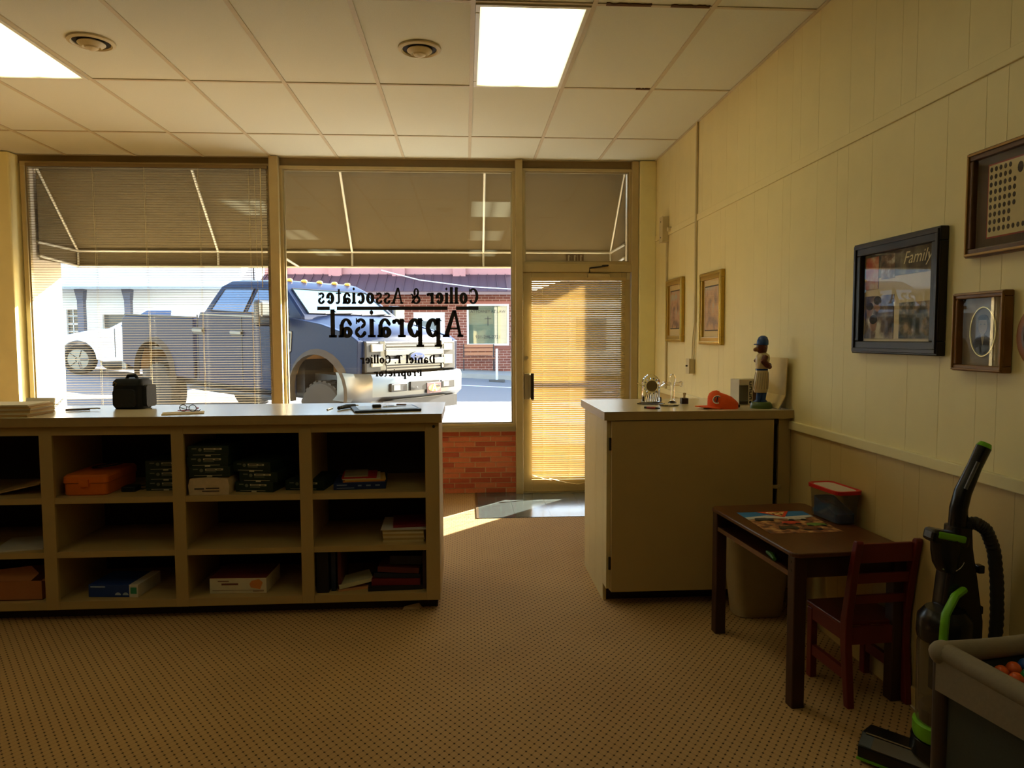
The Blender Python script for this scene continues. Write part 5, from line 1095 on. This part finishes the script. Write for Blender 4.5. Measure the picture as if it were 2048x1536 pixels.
# oval portrait
pe = picture('portrait_picture', 'small wooden framed oval portrait of a man in a suit', 2.302, 2.556, 1.383, 1.663, .022, .035, mat('frame_oak', (132, 90, 38), .4, var=.2, scale=20), (140, 124, 98), mat('frame_oak2', (150, 106, 48), .35))
yc, zc_ = 2.429, 1.523
ob('oval_rim', G().tube([(XR-.0125, yc+.062*cos(2*pi*k/28), zc_+.086*sin(2*pi*k/28)) for k in range(28)], .003, 6, closed=True), mat('oval_gold', (214, 196, 130), .3, .5), pe)
def po_(n, pts, m, dx): return ob(n, G().prism(pts, 'x', XR-dx, XR-dx+.001), m, pe)
po_('portrait_ground', ell(yc, zc_, .061, .085, 28), mat('portrait_grey', (112, 102, 86), .7), .0118)
po_('portrait_suit', [(yc+.050, zc_-.047), (yc+.036, zc_-.022), (yc+.012, zc_-.012), (yc-.012, zc_-.012), (yc-.036, zc_-.022), (yc-.050, zc_-.047), (yc-.03, zc_-.072), (yc, zc_-.081), (yc+.03, zc_-.072)], mat('portrait_suit', (58, 52, 46), .7), .0124)
po_('portrait_shirt', [(yc-.010, zc_-.010), (yc+.010, zc_-.010), (yc, zc_-.05)], mat('portrait_shirt', (176, 164, 138), .7), .0130)
po_('portrait_face', ell(yc, zc_+.022, .022, .032, 20), mat('portrait_face', (158, 144, 118), .7), .0134)
po_('portrait_hair', ell(yc, zc_+.044, .025, .016, 18, -10, 190), mat('portrait_hair', (50, 44, 38), .7), .0138)
for s_ in (-1, 1): po_('portrait_eye', ell(yc+s_*.009, zc_+.026, .004, .002, 8), MATS['portrait_hair'], .0140)
rp_ = thing('wooden_plaque', 'round wooden plaque cut off by the right edge below the portrait row', 'plaque', (XR, 2.165, 1.507))
ob('disc', G().lathe([(.105, 0), (.108, .012), (.092, .022), (.02, .022)], n=32).xf(Matrix.Translation((XR-.001, 2.165, 1.507)) @ Matrix.Rotation(R(-90), 4, 'Y')), mat('plaque_wood', (150, 96, 46), .4, var=.2), rp_, smooth=True)
ob('inner_ring', G().lathe([(.07, .021), (.07, .026), (.06, .026), (.06, .021)], n=28).xf(Matrix.Translation((XR-.001, 2.165, 1.507)) @ Matrix.Rotation(R(-90), 4, 'Y')), m_wood, rp_)
# conduits and boxes
m_cond = mat('conduit_paint', (206, 190, 146), .5)
cn = thing('wall_conduit', 'painted conduit running from ceiling to the switch box', 'conduit', (XR, 5.63, 1.33))
ob('raceway', G().box(XR-.018, XR-.001, 5.622, 5.646, 1.62, ZC), m_cond, cn, bevel=.003)
for dy, bow in ((0, -.01), (.02, .02)): ob('cord', G().tube([(XR-.010, 5.634, 1.64), (XR-.010, 5.64+dy+bow, 1.5), (XR-.010, 5.655+dy*2, 1.332)], .005, 6), m_cond, cn)
sw = thing('switch_box', 'surface mounted light switch box below the conduit', 'switch', (XR, 5.68, 1.215))
ob('box_body', G().box(XR-.045, XR-.001, 5.645, 5.72, 1.215, 1.332), m_cond, sw, bevel=.004); ob('cover_plate', G().box(XR-.050, XR-.045, 5.640, 5.725, 1.212, 1.335), m_cond, sw, bevel=.002)
ob('toggle', G().box(XR-.064, XR-.05, 5.677, 5.688, 1.27, 1.283), m_dark, sw)
c2 = thing('corner_conduit', 'painted conduit dropping from the junction box behind the counter', 'conduit', (XR, 6.45, .93))
ob('raceway', G().box(XR-.018, XR-.001, 6.44, 6.464, 1.04, 2.36), m_cond, c2, bevel=.003)
jb = thing('junction_box', 'painted junction box high on the wall near the window corner', 'junction box', (XR, 6.47, 2.36))
ob('box_body', G().box(XR-.055, XR-.001, 6.425, 6.53, 2.36, 2.58), m_cond, jb, bevel=.004); ob('cover_plate', G().box(XR-.060, XR-.055, 6.42, 6.535, 2.355, 2.585), m_cond, jb, bevel=.002)
for z in (2.40, 2.54): ob('screw', G().cyl((XR-.063, 6.478, z), (XR-.06, 6.478, z), .006, n=8), m_dark, jb)
ob('side_knob', G().cyl((XR-.03, 6.36, 2.46), (XR-.001, 6.36, 2.46), .022, n=14), m_cond, jb)
# ================================================================== CHILDREN'S TABLE
m_tw = mat('table_wood', (92, 54, 26), .35, var=.25, scale=9, stretch=(6, 1, 1)); m_td = mat('table_dark', (62, 34, 20), .45, var=.2, scale=9)
tb_ = thing('play_table', 'dark brown wooden play table with open shelf under its top', 'table', (1.525, 3.177, 0), R(4))
ZTB = .645
ob('table_top', G().prism(rrect(-.255, .255, -.415, .415, .035), 'z', ZTB-.02, ZTB), m_tw, tb_, world=False, bevel=.005)
for sx in (-1, 1):
    for sy in (-1, 1): ob('leg', G().box(sx*.218-.027, sx*.218+.027, sy*.375-.027, sy*.375+.027, 0, ZTB-.02), m_td, tb_, world=False, bevel=.004)
for sy in (-1, 1): ob('apron', G().box(-.19, .19, sy*.375-.009, sy*.375+.009, .535, ZTB-.02), m_td, tb_, world=False)
ob('apron', G().box(.21, .228, -.348, .348, .535, ZTB-.02), m_td, tb_, world=False)
ob('under_shelf', G().box(-.235, .21, -.35, .35, .535, .549), m_td, tb_, world=False)
ob('shelf_edge', G().box(-.240, -.235, -.348, .348, .533, .553), mat('table_edge_light', (112, 76, 48), .35), tb_, world=False)
for p in ((-.246, .60), (-.246, .565)): ob('screw_cap', G().cyl((-.2465, -.375, p[1]), (-.244, -.375, p[1]), .005, n=8), m_dark, tb_, world=False)
TM = Matrix.Translation((1.525, 3.177, 0)) @ Matrix.Rotation(R(4), 4, 'Z')
def TT(x, y, z): return tuple(TM @ Vector((x, y, z)))
def tl(x, y): v = TM.inverted() @ Vector((x, y, 0)); return v.x, v.y
gt = thing('green_toy', 'small green plastic toy on the shelf under the table top', 'toy', TT(-.215, -.16, .549), R(10))
ob('toy_body', G().tube([(-.02, -.05, .012), (0, 0, .014), (.01, .05, .012)], [.008, .013, .008], 8), mat('toy_green', (70, 120, 40), .4), gt, world=False, smooth=True); ob('toy_wheel', G().cyl((-.004, -.01, .012), (.012, -.01, .012), .012, n=10), m_tblk, gt, world=False)
# placemat with monster trucks
pm = thing('poster_mat', 'colourful truck poster lying flat on the play table', 'poster', (1.497, 3.235, ZTB), R(1))
def pmq(name, pts, m, z): return ob(name, G().prism(pts, 'z', z, z+.0004), m, pm, world=False)
pmq('sheet', [(-.17, -.19), (.165, -.19), (.165, .19), (-.17, .19)], art('poster_ground', (60, 40, 26), (140, 84, 44), (196, 150, 90), 22), .0004)
pmq('sky_band', [(-.17, .09), (.165, .09), (.165, .19), (-.17, .19)], mat('poster_blue', (40, 120, 180), .4), .001)
pmq('cloud_band', [(-.17, .05), (-.06, .07), (.05, .045), (.165, .075), (.165, .11), (.04, .09), (-.05, .12), (-.17, .09)], mat('poster_white', (200, 196, 190), .5), .0016)
pmq('logo_panel', [(-.07, .188), (.09, .188), (.02, .075)], mat('poster_red', (210, 60, 30), .4), .0022); pmq('logo_inner', [(-.045, .176), (.065, .176), (.018, .10)], art('poster_logo', (40, 30, 30), (226, 170, 80), (236, 220, 190), 60), .0028)
for i, (a, b, c_) in enumerate(((-.10, .05, (60, 66, 70)), (.06, .05, (196, 186, 170)), (.0, -.02, (190, 60, 40)), (.10, -.06, (110, 140, 60)), (-.05, -.10, (70, 60, 44)), (.05, -.12, (120, 70, 40)))):
    pmq('truck_picture', [(a-.045, b-.02), (a+.045, b-.025), (a+.05, b+.005), (a+.02, b+.025), (a-.03, b+.022)], mat(f'poster_truck_{i}', c_, .4, var=.5, scale=60), .0022)
    for s_ in (-1, 1): pmq('truck_wheel', ell(a+s_*.03, b-.024, .014, .012, 10), m_tblk, .0028)
# snap-lid container with blue sand
pt_ = thing('snap_container', 'clear plastic container with red lid and blue filling on the table', 'container', (1.735, 3.27, ZTB), R(6))
def rr3(z, i): return [(a, b, z) for a, b in rrect(-.058-i, .058+i, -.115-i, .115+i, .03)]
m_clr = glass_mat('clear_plastic', (.82, .80, .74), 1.2, .15, .10)
ob('tub', G().loft([rr3(.0, -.006), rr3(.004, -.003), rr3(.142, .004), rr3(.142, .002), rr3(.006, -.005), rr3(.003, -.010)]), m_clr, pt_, world=False, smooth=True)
ob('blue_filling', G().loft([[(p[0]*.92, p[1]*.93, z if z < .02 else (.045+.05*max(0, min(1, (p[1]+.08)/.12)))) for p in rr3(0, -.004)] for z in (.005, .1)]), mat('blue_sand', (30, 84, 160), .8, var=.25, scale=60, bump=.5), pt_, world=False)
lid = ob('lid', G().loft([rr3(.140, .010), rr3(.156, .011), rr3(.158, .006), rr3(.152, -.004)]), mat('lid_red', (190, 28, 24), .4), pt_, world=False)
ob('lid_panel', G().loft([rr3(.1525, -.006), rr3(.154, -.006)]), mat('lid_white', (206, 190, 170), .5), lid, world=False)
# waste bin
wbin = thing('waste_bin', 'beige plastic waste bin behind the play table', 'waste bin', (1.575, 3.775, 0))
def br_(z, sx, sy): return [(a, b, z) for a, b in rrect(-sx, sx, -sy, sy, .06, 5)]
ob('bin_shell', G().loft([br_(0, .125, .075), br_(.006, .132, .08), br_(.425, .178, .102), br_(.425, .172, .096), br_(.012, .125, .074)]), mat('bin_beige', (190, 172, 132), .5), wbin, world=False, smooth=True)
ob('bin_rim', G().loft([br_(.418, .184, .107), br_(.437, .184, .107), br_(.437, .172, .096), br_(.418, .172, .096)]), MATS['bin_beige'], wbin, world=False)
# ---- child's chair
m_ch = mat('chair_red', (104, 30, 22), .4, var=.15, scale=8)
ch = thing('child_chair', 'dark red wooden child chair pushed up to the play table', 'chair', (1.663, 2.93, 0), R(4))
for sx in (-1, 1):
    x0 = sx*.128
    ob('rear_leg', G().loft([[(x0-.015, y-.018*k, z), (x0+.015, y-.018*k, z), (x0+.015, y+.018*k, z), (x0-.015, y+.018*k, z)] for y, z, k in ((-.165, 0, .9), (-.135, .25, 1.15), (-.135, .36, 1.15), (-.175, .58, .9), (-.20, .69, .8), (-.202, .70, .5))]), m_ch, ch, world=False, bevel=.004)
    ob('front_leg', G().box(x0-.015, x0+.015, .10, .135, 0, .315), m_ch, ch, world=False, bevel=.003)
    ob('seat_rail', G().box(x0-.011, x0+.011, -.13, .12, .265, .322), m_ch, ch, world=False); ob('stretcher', G().box(x0-.010, x0+.010, -.145, .11, .105, .150), m_ch, ch, world=False)
ob('seat', G().prism(rrect(-.142, .142, -.125, .15, .015), 'z', .322, .338), m_ch, ch, world=False, bevel=.004)
for z0, z1, y in ((.605, .683, -.187), (.515, .555, -.168), (.425, .46, -.15)): ob('back_slat', G().box(-.114, .114, y-.008, y+.008, z0, z1), m_ch, ch, world=False, bevel=.003)
ob('front_rail', G().box(-.114, .114, .112, .130, .265, .322), m_ch, ch, world=False); ob('rear_rail', G().box(-.114, .114, -.142, -.124, .25, .322), m_ch, ch, world=False)
# ================================================================== VACUUM CLEANER
vc = thing('vacuum_cleaner', 'black and lime green upright vacuum cleaner by the right wall', 'vacuum cleaner', (1.62, 2.30, 0))
m_vb = mat('vacuum_black', (26, 25, 24), .25, var=.1); m_vg = mat('vacuum_lime', (110, 176, 30), .35); m_vc = glass_mat('vacuum_clear', (.62, .58, .5), 1.5, .05, .12); m_vh = mat('hose_grey', (46, 42, 36), .5)
def V(x, z, y=2.30): return (x, y, z)
ob('handle', G().tube([V(1.655, .86), V(1.655, .93), V(1.668, .985), V(1.705, 1.07), V(1.735, 1.135)], [.030, .028, .027, .023, .024], 12), m_vb, vc, smooth=True)
ob('handle_cap', G().tube([V(1.735, 1.135), V(1.742, 1.149)], [.0245, .018], 12), m_vg, vc)
ob('handle_inlay', G().tube([V(1.66, 1.0, 2.277), V(1.70, 1.09, 2.277)], .006, 6), mat('inlay_grey', (90, 86, 78), .3), vc)
ob('spine', G().loft([[(x+a, 2.30+b, z) for a, b in rrect(-w, w, -.04, .04, .02)] for x, w, z in ((1.66, .075, .30), (1.66, .075, .55), (1.655, .055, .70), (1.655, .036, .80), (1.655, .031, .87))]), m_vb, vc, smooth=True)
tt_ = ob('tool_caddy', G().boxc((1.605, 2.285, .835), (.135, .06, .045), 0, 0, R(12)), m_vb, vc, bevel=.012)
ob('caddy_brush', G().boxc((1.605, 2.262, .842), (.10, .02, .024), 0, 0, R(12)), m_vg, tt_, bevel=.006)
ob('dusting_tool', G().loft([[(1.605+a, 2.285+b, z) for a, b in ell(0, 0, w, .035, 14)] for z, w in ((.83, .052), (.79, .05), (.75, .042), (.722, .024))]), m_vb, vc, smooth=True)
ob('tool_rim', G().tube([(1.61+.046*cos(R(a)), 2.262, .775+.05*sin(R(a))) for a in range(230, 350, 12)], .003, 5), m_steel, vc)
cn_ = ob('dirt_cup', G().lathe([(.072, 0), (.078, .02), (.080, .28), (.076, .30), (.03, .30)], (1.595, 2.265, .20), 24), m_vc, vc, smooth=True)
ob('cup_dust', G().lathe([(.066, 0), (.070, .05), (.060, .065), (.02, .07)], (1.595, 2.265, .205), 18), mat('dust', (104, 82, 54), .9, var=.3), cn_)
ob('cup_lid', G().lathe([(.080, 0), (.084, .02), (.082, .075), (.060, .105), (.02, .108)], (1.595, 2.265, .495), 24), m_vb, vc, smooth=True)
ob('carry_handle', G().tube([(1.545, 2.20, .47), (1.545, 2.195, .56), (1.552, 2.20, .605), (1.60, 2.225, .655), (1.645, 2.25, .665)], .016, 10, flat=.8), m_vg, vc, smooth=True)
ob('cup_base', G().lathe([(.082, 0), (.086, .015), (.086, .05), (.078, .055), (.02, .055)], (1.595, 2.265, .155), 24), m_vg, vc, smooth=True)
ob('motor_housing', G().lathe([(.06, 0), (.088, .02), (.086, .075), (.07, .085), (.02, .085)], (1.60, 2.28, .07), 24), m_vb, vc, smooth=True)
ob('status_panel', G().boxc((1.56, 2.194, .13), (.04, .006, .045), R(-20)), mat('vacuum_red', (120, 30, 26), .4), vc)
hs = [(1.675, 2.29, .875), (1.70, 2.28, .885), (1.74, 2.28, .86), (1.77, 2.28, .79), (1.785, 2.28, .68), (1.79, 2.28, .56), (1.785, 2.28, .44), (1.75, 2.285, .375), (1.71, 2.29, .36)]
hp = []; hr_ = []
for i in range(len(hs)-1):
    for k in range(10):
        t = k/10; hp.append(Vector(hs[i]).lerp(Vector(hs[i+1]), t)); hr_.append(.0225 if len(hp) % 2 else .0195)
for _ in range(4): hp = [hp[0]]+[(hp[i-1]+hp[i]*2+hp[i+1])/4 for i in range(1, len(hp)-1)]+[hp[-1]]
ob('hose', G().tube(hp, hr_, 10), m_vh, vc, smooth=True)
for z in (.72, .58, .52): ob('hose_clip', G().boxc((1.735, 2.30, z), (.022, .03, .028)), m_vb, vc, bevel=.004)
HM = Matrix.Translation((1.545, 2.335, 0)) @ Matrix.Rotation(R(-48), 4, 'Z')
hd_ = G().loft([[(x, y, z) for y, z in ((-.085, .008), (.085, .008), (.088, .04), (.05, .085), (-.04, .095), (-.085, .06))] for x in (-.155, -.15, .15, .155)]).xf(HM)
hv = ob('floor_head', hd_, m_vb, vc, bevel=.008)
ob('head_window', G().boxc((0, -.066, .075), (.22, .045, .008), 0, R(35)).xf(HM), mat('head_clear', (90, 80, 66), .15), hv)
ob('head_trim', G().box(-.156, .156, -.09, -.083, .012, .02).xf(HM), m_vg, hv); ob('head_line', G().box(-.14, .14, -.048, -.042, .0945, .0965).xf(HM), m_steel, hv)
for s_ in (-1, 1): ob('wheel', G().cyl((s_*.12, .07, .035), (s_*.155, .07, .035), .034).xf(HM), m_tblk, vc)
ob('neck', G().tube([(1.56, 2.32, .06), (1.60, 2.29, .10)], [.05, .055], 12), m_vb, vc)
ob('power_cord', G().tube([(1.66, 2.36, .10), (1.74, 2.45, .03), (1.79, 2.62, .008), (1.80, 2.74, .008)], .004, 6), mat('cord_white', (200, 184, 150), .5), vc)
# ================================================================== PLAYPEN
pp = thing('playpen', 'grey padded mesh playpen in the lower right corner', 'playpen', (1.235, 1.755, 0), R(11))
m_pad = mat('pad_grey', (134, 122, 100), .85, var=.1, scale=80, bump=.2); m_msh = mat('mesh_grey', (70, 74, 68), .9, var=.15, scale=200); m_leg = mat('playpen_leg', (66, 54, 44), .5)
ZP, LU, LV = .69, .52, .85
def pplace(u, v, z): return (u, -v, z)
cs_ = [(0, 0), (LU, 0), (LU, LV), (0, LV)]
for i in range(4):
    a, b = cs_[i], cs_[(i+1) % 4]
    n1 = 8; path = [pplace(a[0]+(b[0]-a[0])*k/n1, a[1]+(b[1]-a[1])*k/n1, ZP-.012*sin(pi*k/n1)) for k in range(n1+1)]
    ob('padded_rail', G().tube(path, .026, 12), m_pad, pp, world=False, smooth=True)
    ux = Vector(pplace(b[0], b[1], 0))-Vector(pplace(a[0], a[1], 0)); nrm = Vector((-ux.y, ux.x, 0)).normalized()
    pa_, pb_ = Vector(pplace(*a, 0)), Vector(pplace(*b, 0))
    def wall_q(z0, z1, t, m, nm): ob(nm, G().loft([[pa_+nrm*t+Vector((0, 0, z0)), pb_+nrm*t+Vector((0, 0, z0)), pb_+nrm*t+Vector((0, 0, z1)), pa_+nrm*t+Vector((0, 0, z1))], [pa_+nrm*(t-.004)+Vector((0, 0, z0)), pb_+nrm*(t-.004)+Vector((0, 0, z0)), pb_+nrm*(t-.004)+Vector((0, 0, z1)), pa_+nrm*(t-.004)+Vector((0, 0, z1))]]), m, pp, world=False)
    wall_q(.59, .675, .022, m_pad, 'rail_skirt'); wall_q(.08, .65, .0, m_msh, 'mesh_panel')
    ob('corner_cap', G().ball(pplace(a[0], a[1], ZP-.004), .034, .034, .032, 14, 8), m_pad, pp, world=False, smooth=True)
    ob('corner_leg', G().tube([pplace(a[0], a[1], ZP-.03), pplace(a[0], a[1], .3), pplace(a[0]+(-.015 if a[0] == 0 else .015), a[1]+(-.02 if a[1] == 0 else .02), 0)], [.022, .020, .024], 10), m_leg, pp, world=False, smooth=True)
ob('floor_board', G().prism([(.005, .40), (LU-.005, .40), (LU-.005, .658), (.005, .602)], 'y', -LV+.005, -.005), m_msh, pp, world=False)
PM = Matrix.Translation((1.235, 1.755, 0)) @ Matrix.Rotation(R(11), 4, 'Z')
bc = [('red', (200, 40, 30)), ('yellow', (230, 180, 40)), ('green', (40, 130, 70)), ('orange', (226, 100, 40)), ('blue', (40, 90, 170))]
bms = []
for nm, c_ in bc:
    me = mesh_of('play_ball', G().ball((0, 0, .0185), .0185, n=10, m=7), None, True); me.materials.append(mat('ball_'+nm, c_, .35)); bms.append(me)
random.seed(11)
ordn = ('first', 'second', 'third', 'fourth', 'fifth', 'sixth', 'seventh', 'eighth', 'ninth', 'tenth', 'eleventh')
for j in range(10):
    for i in range(11):
        ci = random.randrange(5); u = .06+i*.0405; v = .045+j*.042
        p = PM @ Vector((u, -v, .6028+.110*u)); o = bpy.data.objects.new('play_ball', bms[ci]); C.objects.link(o); o.location = p
        tag(o, f'{bc[ci][0]} play ball, {ordn[i]} from the left in the {ordn[j]} row from the far playpen rail', 'ball', 'play balls in the playpen')
